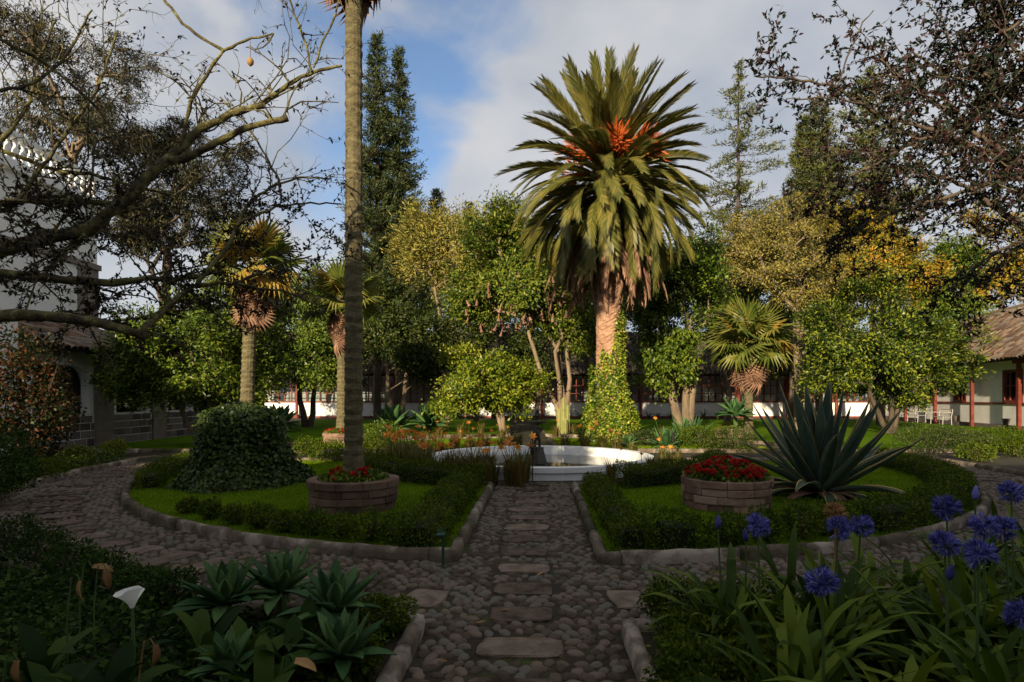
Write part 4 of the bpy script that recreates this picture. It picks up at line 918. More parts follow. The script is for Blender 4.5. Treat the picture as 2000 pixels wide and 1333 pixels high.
for i, a in enumerate((-104, -106.6, -109.4, -112.2, -115, -118, -121.5, -125.5, -130)):
    c = arcpts(7.68, a, a, 1)[0]; bush('low box bush on the left lawn edge, %s' % ('right at the path corner', 'second from the path corner', 'third from the path corner', 'fourth from the path corner', 'before the wide brick planter', 'left of the wide brick planter', 'between brick planter and ivy mound', 'in front of the ivy mound', 'farthest along toward the ivy mound')[i], c, (.26, .24, .2, .2, .18, .18, .16, .15, .14)[i], (.34, .33, .28, .3, .26, .3, .24, .25, .2)[i], 1300, .034, group='small box bushes on the left lawn')
for px, py, r_, h_, lab, m in ((735, 900, .55, .6, 'rounded box bush right of the tall palm trunk', 'box'), (640, 905, .45, .5, 'rounded box bush between ivy mound and tall palm', 'box'), (600, 893, .4, .45, 'small box bush beside the ivy mound', 'box'), (745, 878, .8, .75, 'leafy green shrub beyond the cross path by the far planter', 'green'), (1370, 880, .9, .75, 'low spreading shrub left of the striped agave', 'box'), (1430, 884, .8, .7, 'dark shrub behind the geranium planter', 'darkgreen'), (1260, 876, .55, .55, 'shrub at the right foot of the ivy clad palm', 'darkgreen'), (1820, 888, 1.1, .8, 'wide dark shrub beyond the striped agave', 'darkgreen'), (1905, 905, .45, .45, 'small round shrub beside the right ring path', 'box'), (1985, 893, .5, .5, 'small round shrub at the right cross path', 'box'), (1870, 880, 1.0, .6, 'low shrub before the right house plinth', 'darkgreen'), (1960, 876, 1.0, .6, 'low green shrub below the large red window', 'box'),
                               (150, 915, .35, .45, 'light green tufted shrub beside the left ring path', 'lime'), (225, 893, .3, .4, 'small bright shrub before the stone arcade', 'lime'), (85, 940, .4, .4, 'dark low shrub by the left ring path', 'box')):
    c = G(px, py); bush(lab, c, r_, h_, int(2600*r_+900), .05 if c[1] > 13 else .04, m, group='scattered garden shrubs')
# left and right edge shrubs
t_ = bush('reddish leaved shrub growing before the stone arcade', PB(40, 12.0), 1.0, 2.75, 9000, .09, 'redleaf', group=None, up=.1)
bush('dark leafy shrub at the foot of the reddish shrub', PB(-40, 8.4), .7, 1.2, 4000, .06, 'cover', up=.2)
# low hedge line along the foreground bed on the left, rough shrubs along right kerb
for i, (px, py, r_, h_) in enumerate(((330, 1205, .20, .30), (270, 1190, .2, .26), (205, 1165, .22, .3), (140, 1140, .24, .3), (80, 1115, .26, .32), (30, 1085, .28, .34))):
    c = G(px, py); bush('dark box bush edging the ring path, %s' % ('beside the agave rosettes', 'next after the agaves', 'behind the white calla', 'left of the white calla', 'second from the far left corner', 'in the far left corner')[i], c, r_, h_, 1500, .034, 'cover', group='box bushes edging the near left bed')
for i, (px, py) in enumerate(((1335, 1238), (1375, 1325), (1430, 1250), (1375, 1400), (1470, 1400))):
    c = G(px, py); bush('fine leaved green bush, %s' % ('at the right kerb corner', 'behind the right kerb stones', 'between kerb corner and blue lilies', 'low behind the nearest right kerb stones', 'low under the strap leaves by the kerb')[i], c, .30, .30, 2600, .034, 'box', group='bushes behind the right kerb')
for i, (px, py) in enumerate(((742, 1250), (672, 1330), (665, 1275))):
    c = G(px, py); bush('fine leaved green bush, %s' % ('at the left kerb corner', 'behind the left kerb stones', 'between kerb and agave rosettes')[i], c, .2, .24, 1700, .032, 'box', group='bushes behind the left kerb')
# dense ground cover, left foreground
n = 42000; x = jit(n, -5.2, -.7); y = jit(n, 1.9, 5.6); k = (np.hypot(x-C0[0], y-C0[1]) > R_OUT+.12) & (x < axis_x(y)-.82); x, y = x[k], y[k]; n = len(x)
z = .04+rng.random(n)**1.3*(.12+.05*np.sin(x*3)*np.cos(y*4))
tag(stuff(link('ground_cover', leaf_mesh('ground_cover', np.c_[x, y, z], rdir(n)*np.array([1, 1, .4])+np.array([0, 0, .25]), .045*jit(n, .6, 1.4), .035*jit(n, .6, 1.3)), 'cover')), 'dense dark green ground cover under the calla and agaves', 'ground cover')
n = 26000; x = jit(n, .9, 6.5); y = jit(n, 1.6, 6.5); k = (np.hypot(x-C0[0], y-C0[1]) > R_OUT+.12) & (x > axis_x(y)+.82); x, y = x[k], y[k]; n = len(x)
tag(stuff(link('ground_cover', leaf_mesh('ground_cover', np.c_[x, y, .04+.1*rng.random(n)], rdir(n)*np.array([1, 1, .4])+np.array([0, 0, .25]), .045*jit(n, .6, 1.4), .03*jit(n, .6, 1.3)), 'cover')), 'dark leafy ground cover beneath the blue lilies', 'ground cover')
n = 16000; a = jit(n, R(-186), R(-128)); r_ = R_OUT+.1+jit(n, 0, 2.6)*rng.random(n); x = C0[0]+r_*np.cos(a); y = C0[1]+r_*np.sin(a); k = (y < 14.1) & (x > -13); x, y = x[k], y[k]; n = len(x)
tag(stuff(link('ground_cover', leaf_mesh('ground_cover', np.c_[x, y, .04+.3*rng.random(n)**2], rdir(n)*np.array([1, 1, .4])+np.array([0, 0, .5]), .07*jit(n, .6, 1.4), .03*jit(n, .6, 1.3)), 'green')), 'weedy green border between left ring path and stone arcade', 'ground cover')
# ------------------------------------------------------------------ strap leaved plants
def strap_mesh(L, Wd, curve, n=8):
    s = np.linspace(0, 1, n); ang = R(78)-curve*s**1.5; X = np.r_[0, np.cumsum(np.cos(ang[1:]))]*L/(n-1); Z = np.r_[0, np.cumsum(np.sin(ang[1:]))]*L/(n-1)
    w = Wd*np.interp(s, [0, .2, .7, .93, 1], [.6, .9, 1., .6, .05]); V = []
    for i in range(n):
        nx, nz = -math.sin(ang[i]), math.cos(ang[i]); V += [(X[i]+nx*.2*w[i], -w[i]/2, Z[i]+nz*.2*w[i]), (X[i], 0, Z[i]), (X[i]+nx*.2*w[i], w[i]/2, Z[i]+nz*.2*w[i])]
    b_ = MB(); b_.add(V, [f for i in range(n-1) for f in ((i*3, (i+1)*3, (i+1)*3+1, i*3+1), (i*3+1, (i+1)*3+1, (i+1)*3+2, i*3+2))]); return b_.mesh('leaf', True)
straps = [strap_mesh(L, w, c) for L, w, c in ((.62, .046, .7), (.66, .048, 1.2), (.56, .046, 1.7), (.7, .044, 2.2), (.5, .05, 1.0), (.64, .046, 2.8))]
for q in straps: q.materials.append(mat['strap'])
def umbel_mesh(n=46, r=.072):
    b_ = MB(); d = rdir(n); d[:, 2] = d[:, 2]*.75+.25; d = unit(d); VV = []; Q = []
    for i in range(n):
        L = r*rng.uniform(.75, 1.1); a = d[i]; ref = rdir(1)[0]; s1 = unit(np.cross(a, ref)); s2 = np.cross(a, s1); b_.tube([(0, 0, 0), a*L*.5], .0016, 3, False)
        for k in range(6):
            t_ = k*1.0472; e = s1*math.cos(t_)+s2*math.sin(t_); f_ = s1*math.cos(t_+1.57)+s2*math.sin(t_+1.57); o = len(VV)
            VV += [a*L*.45, a*L*.8+e*.008+f_*.0042, a*L*1.05+e*.020, a*L*.8+e*.008-f_*.0042]; Q += [(o, o+1, o+2, o+3)]
    b_.add(VV, Q); return b_.mesh('flower_head')
um = [umbel_mesh() for _ in range(4)]
for q in um: q.materials.append(mat['agap'])
ums = umbel_mesh(40, .07); ums.materials.append(mat['dry'])
budm = MB(); budm.lathe([(.004, 0), (.014, .012), (.016, .03), (.009, .055), (.001, .07)], 8); budm = budm.mesh('bud', True); budm.materials.append(mat['agap'])
def strap_plant(label, base, n, sc, name='blue_lily', group='blue lily plants in the right foreground'):
    t = thing(name, label, 'flower', (base[0], base[1], .04), group)
    for i in range(n):
        az = i*ga+rng.normal()*.25; s = sc*rng.uniform(.75, 1.15); o = inst('leaf', straps[int(rng.integers(6))], t, (.03*math.cos(az), .03*math.sin(az), 0), (rng.normal()*.12, rng.normal()*.15, az), (s, s, s))
    return t
heads = [(1480, 1027, 3.35, 'u'), (1637, 1032, 3.3, 'u'), (1681, 1029, 3.4, 'u'), (1632, 1003, 3.45, 's'), (1605, 1138, 2.6, 'u'), (1848, 992, 3.3, 'u'), (1922, 1028, 3.1, 'u'), (1962, 1032, 3.2, 'u'), (1845, 1062, 2.9, 'u'), (1912, 1082, 2.7, 'u'), (1975, 962, 3.5, 'u'), (1998, 1205, 2.4, 'u'), (1402, 1033, 3.5, 'b'), (1905, 977, 3.3, 'b'), (1853, 1133, 2.8, 'b'), (1457, 1058, 3.6, 'b')]
spots = []
for px, py, d_, k in heads: spots.append((P(px, py, d_), k))
extra = [(1.35, 3.55), (1.55, 2.9), (1.7, 3.9), (2.1, 3.85), (2.5, 4.0), (2.9, 4.2), (3.3, 4.4), (1.95, 2.5), (2.4, 2.6), (2.9, 2.9), (1.5, 2.2), (2.0, 2.0), (2.5, 3.3), (3.4, 3.7), (3.8, 4.3), (4.2, 4.7), (1.25, 2.6), (1.75, 3.2), (3.9, 3.6), (2.9, 3.6), (2.15, 3.2), (4.6, 5.2), (3.8, 4.9), (3.1, 3.3), (1.9, 3.6), (2.7, 2.4)]
def near(p): 
    return ('beside the right kerb bushes' if p[0] < 1.6 else 'in the middle of the strap leaf mass' if p[0] < 2.5 else 'along the ring path edge' if p[1] > 3.6 else 'deep in the right flower bed')
HL = ['before the geranium planter', 'touching its neighbour below the brown seed head', 'beside the pair mate, nearer the striped agave', '', 'lowest of all, deep among the strap leaves', 'alone against the right ring path kerb', 'left of a touching pair over the ring path', 'right of a touching pair over the ring path', 'upper of two overlapping heads', 'lower and larger of two overlapping heads', 'highest of all against the ring path', 'low at the far right of the bed', 'left of the geranium planter', 'over the ring path hedge', 'purple among the leaves under the overlapping heads', 'next to the first flower before the planter']
for i, (p, k) in enumerate(spots):
    lab = {'u': 'blue lily flower head '+HL[i], 'b': 'blue lily with a closed bud '+HL[i], 's': 'strap leaved plant with a dry brown seed head'}[k]
    lab_ = {'u': '', 's': 'strap leaved plant with a dry brown seed head', 'b': 'strap leaved plant with a single closed bud'}[k]
    t = strap_plant(lab, p, 13, 1.0, group='blue lilies in flower or bud' if k != 's' else None)
    q = MB(); h = p[2]-.04; lx = rng.normal()*.04; q.tube([(0, 0, 0), (lx*.5, 0, h*.5), (0, 0, h)], [.008, .0065, .005], 6); stm = link('stalk', q.mesh('stalk'), 'stem' if k != 's' else 'dry', t)
    inst({'u': 'flower_head', 's': 'seed_head', 'b': 'bud'}[k], um[i % 4] if k == 'u' else ums if k == 's' else budm, t, (0, 0, h), (rng.normal()*.2, rng.normal()*.2, i), (1, 1, 1) if k != 'b' else (1.2, 1.2, 1.2))
for x, y in extra: strap_plant('flowerless strap leaved lily plant '+near((x, y)), (x+rng.normal()*.05, y+rng.normal()*.05), 19, 1.1, group='leafy lily plants '+near((x, y)))
# orange day lilies round the basin and grassy clumps
dl_mesh = []
for k in range(4):
    n = 150; a = rng.uniform(0, 6.28, n); C = np.c_[.1*np.cos(a)*rng.random(n), .1*np.sin(a)*rng.random(n), np.zeros(n)]; q = MB(); VV = []; Q = []
    for i in range(n):
        d = np.array([math.cos(a[i]), math.sin(a[i]), 0]); L = rng.uniform(.3, .72); ln = rng.uniform(.12, .5); sd = np.array([-d[1], d[0], 0])*.007; o = len(VV)
        m_ = C[i]+d*ln*L*.4+np.array([0, 0, L*.62]); e = C[i]+d*ln*L*1.1+np.array([0, 0, L*rng.uniform(.7, 1.0)])
        VV += [C[i]-sd, C[i]+sd, m_+sd, m_-sd, e]; Q += [(o, o+1, o+2, o+3), (o+3, o+2, o+4)]
    q.add(VV, Q); q = q.mesh('leaves'); q.materials.append(LEAF('lily_leaf%d' % k, [(.05, .07, .012), (.10, .11, .02), (.18, .14, .035), (.20, .12, .04)], .3, .5, .9, 2.)); dl_mesh.append(q)
def trumpet():
    q = MB(); VV = []; Q = []
    for k in range(6):
        a = k*1.0472; d = np.array([math.cos(a), math.sin(a), 0]); s_ = np.array([-d[1], d[0], 0]); o = len(VV)
        VV += [(0, 0, 0), tuple(d*.03+s_*.018+np.array([0, 0, .05])), tuple(d*.07+np.array([0, 0, .055])), tuple(d*.03-s_*.018+np.array([0, 0, .05]))]; Q += [(o, o+1, o+2, o+3)]
    q.add(VV, Q); return q.mesh('flower')
tp = trumpet(); tp.materials.append(mat['orange'])
def day_lily(label, c, sc, nf, group):
    t = thing('day_lily', label, 'flower', (c[0], c[1], .02), group, rng.uniform(0, 6)); inst('leaves', dl_mesh[int(rng.integers(4))], t, (0, 0, 0), (0, 0, 0), (sc, sc, sc*rng.uniform(.85, 1.1)))
    for i in range(nf):
        a = rng.uniform(0, 6.28); h = sc*rng.uniform(.62, .85); e = (.18*math.cos(a), .18*math.sin(a), h); q = MB(); q.tube([(0, 0, 0), (e[0]*.4, e[1]*.4, h*.6), e], .006, 4); s_ = link('stalk', q.mesh('stalk'), 'stem', t)
        inst('flower', tp, s_, e, (rng.normal()*.6-.3, rng.normal()*.6, a), (1.2, 1.2, 1.2))
for a in list(range(-188, -95, 5)): 
    for rr in (2.95, 3.3): c = arcpts(rr+rng.normal()*.08, a+rng.normal()*2, 0, 1)[0]; day_lily('orange day lily clump against the left side of the white basin', c, rng.uniform(.85, 1.05), int(rng.integers(1, 4)), 'day lilies left of the basin')
for a in range(-68, 8, 9): c = arcpts(3.0+rng.normal()*.08, a+rng.normal()*2, 0, 1)[0]; day_lily('thin day lily clump against the right side of the white basin', c, rng.uniform(.55, .85), int(rng.integers(0, 2)), 'day lilies right of the basin')
for a in list(range(98, 182, 9))+list(range(34, 84, 10)): c = arcpts(3.15+rng.normal()*.15, a, 0, 1)[0]; day_lily('sunlit day lily clump behind the white basin', c, rng.uniform(.8, 1.0), int(rng.integers(1, 4)), 'day lilies behind the basin')
for px, py in ((1170, 862), (1140, 866), (1210, 866), (1240, 864), (1290, 866), (1120, 852), (1085, 858), (860, 862), (900, 860), (940, 858), (980, 862)): c = G(px, py); day_lily('grassy lily clump in the far bed beyond the basin', c, 1.0, int(rng.integers(0, 2)), 'lily clumps of the far beds')
for i, x in enumerate(np.r_[np.arange(4, 16, .8), np.arange(-9, 1, 1.3)]): t = strap_plant('leafy clump below the white gallery wall', (x, 41.5+rng.normal()*.6), 14, 1.2, 'border_plant', 'leafy clumps below the gallery wall')
# calla lily and withered leaves of the near left bed
p = P(258, 1165, 3.1); t = thing('calla_lily', 'single white calla flower over the dark ground cover', 'flower', (p[0], p[1], .04))
q = MB(); q.tube([(0, 0, 0), (.01, 0, .2), (0, 0, p[2]-.06)], .008, 6); link('stalk', q.mesh('stalk'), 'stem', t)
q = MB(); n = 14; V = []
for i in range(7):
    f = i/6
    for k in range(n):
        a = -2.9+5.8*k/(n-1); r_ = .012+.042*f**1.3; lip = .045*f**2*math.cos(a)**2*(1 if abs(a) < 1.6 else .2); V.append(((r_+lip)*math.cos(a)*-1, r_*math.sin(a), -.06+.10*f-.03*f*f*(math.cos(a) > 0)*abs(math.cos(a))+.012*f*math.sin(2*a)))
q.add(V, [(i*n+k, i*n+k+1, (i+1)*n+k+1, (i+1)*n+k) for i in range(6) for k in range(n-1)]); link('spathe', q.mesh('spathe', True), 'white', t, (0, 0, p[2]-.04))
q = MB(); q.tube([(0, 0, -.05), (0, 0, .02)], [.006, .004], 6); link('spadix', q.mesh('spadix'), 'orange', t, (0, 0, p[2]-.04))
wl, _ = agave_leaf(.12, .055, -.9, .002); wl.materials.append(mat['dry'])
for i, (px, py, d_, el, az, lab) in enumerate(((35, 1290, 2.7, -70, 4.9, 'withered tan leaf hanging at the far left of the dark ground cover'), (302, 1262, 2.8, -84, .2, 'withered leaf drooping from an arched yellow stalk'), (575, 1292, 2.7, -12, .1, 'withered leaf lying flat in front of the small agave'), (157, 1135, 3.3, -75, 4.4, 'withered tan leaf left of the white calla'), (208, 1113, 3.5, -60, 5.4, 'withered yellow leaf hanging near the ring path edge'), (180, 1108, 3.5, 0, .2, 'withered yellow leaf curled on top of its stalk'))):
    p = P(px, py, d_); t = thing('withered_leaf', lab, 'leaf', (p[0]-.04, p[1], .04), 'withered leaves of the near left bed')
    q = MB(); h = p[2]-.04; q.tube([(-.03, 0, 0), (-.035, 0, h*.6), (-.01, 0, h+.02), (.02, 0, h+.035), (.04, 0, h)], [.005, .0045, .004, .0035, .003], 6); link('stalk', q.mesh('stalk'), 'dry' if i == 1 else 'stem', t)
    place_frond('blade', wl, t, (.04, 0, h), az, R(el), .4, 1.0)
cl = [strap_mesh(.42, .10, c) for c in (.8, 1.4)]
for q in cl: q.materials.append(mat['cover'])
for i in range(9): 
    x, y = rng.uniform(-2.9, -1.0), rng.uniform(2.5, 3.4); t = thing('calla_plant', 'dark broad leaved calla plant sunk in the ground cover', 'plant', (x, y, .03), 'calla plants without flowers')
    for k in range(6): inst('leaf', cl[k % 2], t, (0, 0, 0), (rng.normal()*.1, rng.normal()*.1, k*1.05+i), (1, 1, 1))
# ------------------------------------------------------------------ trees of the middle distance
def base_of(px, py): g_ = G(px, py); return (g_[0], g_[1], .03)
tree('broadleaf_tree', 'many stemmed green tree before the stone arcade', PB(398, 19.0, .03), [LB(300, 690, 110, 80, 18.5, 1.6), LB(420, 660, 110, 100, 19, 1.8), LB(480, 720, 80, 70, 19.5, 1.5), LB(360, 770, 110, 45, 18.5, 1.4), LB(250, 745, 55, 45, 18, 1.0)], 330, 110, .26, .15, .06, 'green', 'bark_pale', .10, [(-.35, .1), (.3, .1), (.0, -.2), (.15, .3)])
tree('broadleaf_tree', 'small round lime green tree behind the basin', base_of(985, 838)if 0 else PB(985, 24.5, .03), [LB(955, 745, 88, 60, 24.2, 1.8), LB(1010, 755, 55, 50, 24.2, 1.2), LB(890, 775, 45, 35, 24, 1.0)], 240, 120, .25, .15, .075, 'lime', 'bark_pale', .12, [(.1, 0), (-.3, .1)])
tree('broadleaf_tree', 'dark spreading tree right of the tall palm trunk', PB(775, 27.5, .03), [LB(765, 640, 85, 60, 27.3, 2.0), LB(835, 690, 60, 50, 27.5, 1.6), LB(730, 590, 50, 40, 27.5, 1.2)], 260, 110, .3, .17, .075, 'darkgreen', 'bark_pale', .13, [(-.5, 0), (.4, .1)])
tree('flowering_tree', 'tall bushy tree with hanging pinkish pods left of the date palm', PB(1105, 25.5, .03), [LB(985, 540, 100, 85, 25.8, 2.2), LB(1060, 560, 80, 110, 25.8, 2.0), LB(1000, 450, 60, 50, 26, 1.4), LB(920, 590, 50, 50, 26, 1.2), LB(1130, 640, 50, 70, 25.5, 1.2)], 420, 105, .3, .19, .075, 'flowering', 'bark_pale', .12, [(-.7, 0), (-.2, .1), (.1, -.2), (.5, .1)], droop=.35)
n = 150; q_, _ = shell_pts([LB(985, 600, 95, 60, 25.2, 1.9), LB(1060, 590, 70, 60, 25.2, 1.6)], n, .7)
fl_root = [o for o in bpy.data.objects if o.name == 'flowering_tree'][0]
pod_me = MB(); pod_me.lathe([(.008, .3), (.03, .24), (.035, .12), (.06, .03), (.08, 0)], 7, cap=False); pod_me = pod_me.mesh('pod', True); pod_me.materials.append(mat['pinkpod'])
for i in range(n): inst('pod', pod_me, fl_root, q_[i]-np.array(fl_root.location), (rng.normal()*.25, rng.normal()*.25, 0), (1.1, 1.1, rng.uniform(.8, 1.3)))
tree('vine_clad_tree', 'thick multi stemmed tree hung with ivy right of the date palm', PB(1338, 24.5, .03), [LB(1310, 640, 55, 90, 24.3, 1.4), LB(1350, 540, 75, 90, 24.6, 1.8), LB(1265, 560, 50, 80, 25, 1.4), LB(1290, 720, 40, 40, 24, 1.)], 300, 100, .28, .16, .09, 'green', 'bark_pale', .20, [(-.5, 0), (0, .1), (.35, -.1), (.6, .2)], droop=.5)
tree('gnarled_tree', 'flat topped olive tree with dense pale twigs behind the short palm', PB(1560, 28.0, .03), [LB(1520, 500, 130, 65, 28, 2.8), LB(1460, 460, 80, 50, 28.5, 2.0), LB(1590, 550, 75, 45, 27.5, 1.8), LB(1560, 420, 90, 55, 30, 2.2)], 520, 70, .24, .13, .06, 'olive', 'bark_pale', .2, [(0, 0), (.4, .2)], tip=.016, wig=.2)
tree('yellow_tree', 'yellow leaved tree behind the big laurel', PB(1720, 32.0, .03), [LB(1720, 510, 100, 75, 32, 2.6), LB(1660, 450, 60, 50, 32.5, 1.8), LB(1770, 560, 60, 60, 31.5, 1.8)], 300, 90, .32, .18, .08, 'yellow', 'bark', .2)
tree('laurel_tree', 'big rounded dark green laurel left of the right house', PB(1742, 25.0, .03), [LB(1690, 650, 120, 80, 25, 2.4), LB(1790, 690, 105, 85, 25, 2.2), LB(1740, 740, 130, 55, 24.6, 2.2), LB(1630, 720, 70, 60, 24.8, 1.6), LB(1700, 590, 80, 50, 25.4, 1.8)], 420, 115, .26, .17, .07, 'laurel', 'bark', .12, [(-.6, 0), (-.2, .2), (.2, -.1), (.6, .1)])
tree('reedy_tree', 'tall straw yellow reedy tree between conifers and date palm', PB(870, 36.0, .03), [LB(850, 470, 50, 80, 36, 1.6), LB(910, 500, 45, 80, 36, 1.6), LB(800, 490, 40, 60, 36.5, 1.4), LB(955, 460, 25, 50, 36, 1.)], 330, 70, .42, .30, .07, 'reed', 'bark_pale', .12, [(-.8, 0), (0, 0), (.8, .2)], droop=-.2, flat=1.4)
tree('broadleaf_tree', 'shadowy green tree between the left fan palm and tall palm', PB(600, 30.0, .03), [LB(590, 640, 90, 90, 30, 2.4), LB(640, 560, 60, 60, 31, 1.8), LB(540, 710, 60, 60, 29, 1.6), LB(660, 690, 45, 60, 29, 1.2)], 300, 100, .34, .18, .08, 'green', 'bark', .15, [(-.4, 0), (.4, 0)])
for i, (px, d_, ys, rx_, lab, m) in enumerate(((1150, 33, 560, 75, 'dark tree behind the date palm trunk', 'darkgreen'), (1215, 38, 540, 90, 'dense dark tree behind the crown skirt of the date palm', 'darkgreen'), (930, 37, 620, 85, 'dark tree behind the pod hung tree', 'darkgreen'), (1420, 36, 560, 70, 'dark tree between vine clad tree and gnarled olive', 'darkgreen'), (1840, 36, 560, 60, 'thin green tree beside the corner of the right house', 'green'), (700, 37, 640, 70, 'dark tree seen past the tall palm trunk', 'darkgreen'), (480, 33, 640, 90, 'dark tree behind the left fan palm', 'darkgreen'), (1545, 38, 625, 75, 'dark tree in the gap right of the short fan palm', 'darkgreen'), (1600, 41, 600, 70, 'dark tree under the gnarled olive crown', 'darkgreen'), (1050, 39, 640, 70, 'dark tree behind the cactus and pod hung tree', 'darkgreen'))):
    tree('background_tree', lab, PB(px, d_, .03), [LB(px, ys, rx_, 80, d_, 2.2), LB(px-30, ys+60, rx_*.7, 60, d_, 1.8), LB(px+35, ys-40, rx_*.6, 50, d_, 1.6)], 220, 90, .36, .2, .09, m, 'bark', .18, group='dark trees filling the garden back')
for px, d_, ys, lab in ((620, 62, 600, 'far tree beyond the gallery roof near the tall palm'), (800, 60, 585, 'far tree beyond the roof under the twin conifers'), (990, 62, 560, 'far tree beyond the roof by the pod hung tree'), (1290, 62, 540, 'far tree beyond the roof right of the date palm'), (1480, 60, 520, 'far tree beyond the roof by the gnarled olive'), (1640, 62, 500, 'far tree beyond the roof behind the yellow tree')):
    tree('far_tree', lab, PB(px, d_, -.02), [LB(px, ys, 95, 80, d_, 3.5), LB(px+40, ys-30, 70, 60, d_, 3), LB(px-50, ys+40, 70, 60, d_, 3)], 170, 70, .6, .34, .17, 'green', 'bark', .3, group='far trees beyond the roof', tip=.03)
tree('yellow_tree', 'golden yellow tree above the right house roof', PB(1950, 52.0, -.02), [LB(1950, 490, 85, 95, 52, 4), LB(1890, 560, 50, 50, 51, 2.5), LB(2040, 520, 70, 90, 52, 3.5)], 260, 80, .5, .28, .14, 'yellow', 'bark', .3, tip=.03)
# conifers and eucalyptus
conifer('tall_conifer', 'tallest of the twin narrow conifers beside the tall palm', 737, 42, 70, 600, 66, 'conifer', 62, 'twin narrow conifers', .72, .35, .5, .4, 26, bare=.2)
conifer('tall_conifer', 'slightly shorter twin conifer toward the date palm', 779, 42.8, 96, 600, 54, 'conifer', 58, 'twin narrow conifers', .72, .35, .5, .4, 26, bare=.2)
conifer('broad_conifer', 'ragged pyramid conifer right of the date palm crown', 1442, 46, 120, 520, 100, 'conifer2', 40, None, .85, .12, .5, .55, 17, bare=.42)
conifer('broad_conifer', 'pointed conifer with twin spires behind the red twigged branches', 1600, 47, 195, 520, 55, 'conifer2', 50, None, .6, .5, .5, .35, 20, bare=.2)
conifer('broad_conifer', 'thin small spire conifer beside the twin spired one', 1568, 47.5, 230, 500, 34, 'conifer2', 44, None, .6, .6, .45, .3, 24)
conifer('broad_conifer', 'wide dark conifer behind the right branches', 1705, 44, 130, 540, 95, 'conifer2', 46, None, .65, .3, .55, .5, 18, bare=.3)
conifer('broad_conifer', 'small dark conifer tip over the reedy tree', 853, 50, 372, 560, 26, 'conifer2', 30, None, .6, .4, .45, .3, 24)
conifer('broad_conifer', 'small blunt conifer tip left of the pod hung tree', 917, 50, 398, 560, 26, 'conifer2', 26, None, .6, .4, .45, .3, 24)
tree('eucalyptus', 'high airy eucalyptus over the balustraded house', PB(150, 34, -.02), [LB(110, 120, 120, 90, 34, 3), LB(240, 110, 50, 40, 33, 1.5), LB(190, 220, 90, 70, 34, 2.6), LB(60, 260, 90, 70, 34, 2.5), LB(20, 60, 80, 60, 34, 2.5)], 330, 75, .34, .3, .055, 'euca', 'bark_pale', .34, droop=.8, wig=.2, tip=.018)
tree('eucalyptus', 'broad dark eucalyptus behind the left fan palm', PB(330, 38, -.02), [LB(300, 330, 110, 80, 38, 3.5), LB(400, 340, 85, 60, 38, 2.8), LB(350, 430, 110, 70, 37, 3), LB(460, 310, 35, 25, 38, 1.), LB(240, 420, 80, 90, 37, 2.6)], 400, 95, .38, .3, .07, 'euca', 'bark', .38, droop=.6, wig=.18, tip=.02)
# unseen trees added behind the viewer so their shadow breaks up the near light
tree('shade_tree', 'unseen leafy tree beside the rear wing, added to shade the tall palm', (-7.8, -6.6, 0), [((-7.8, -6.6, 6.6), (2.0, 2.0, 1.4)), ((-9.4, -6.2, 6.0), (1.8, 1.8, 1.4)), ((-7.8, -6.6, 5.2), (2.2, 2.0, 1.2))], 200, 70, .34, .25, .13, 'green', 'bark', .2)
tree('shade_tree', 'unseen slim leafy tree before the rear wing, added to shade the agave', (-1.0, -6.2, 0), [((-1.0, -6.2, 6.0), (2.0, 1.8, 1.2)), ((.4, -6.0, 5.6), (1.5, 1.6, 1.1)), ((-1.8, -6.3, 5.2), (1.4, 1.6, 1.1))], 200, 70, .3, .25, .13, 'green', 'bark', .16)
# columnar cactus
t = thing('column_cactus', 'pale ribbed column cactus at the foot of the pod hung tree', 'cactus', PB(1101, 23.6, .03))
for i, (x, y, h) in enumerate(((0, 0, 1.55), (-.18, .05, 1.1), (.15, .08, 1.25), (.05, -.14, .7))):
    q = MB(); V = []; n = 14
    for z, s in ((0, .8), (.1, 1), (h*.6, 1), (h-.08, .9), (h-.02, .55), (h, .1)):
        for k in range(n): a = 2*math.pi*k/n; r_ = .085*s*(1.12 if k % 2 else .86); V.append((x+r_*math.cos(a), y+r_*math.sin(a), z))
    q.add(V, [(i_*n+k, i_*n+(k+1) % n, (i_+1)*n+(k+1) % n, (i_+1)*n+k) for i_ in range(5) for k in range(n)]); link('column', q.mesh('column'), 'cactus', t)
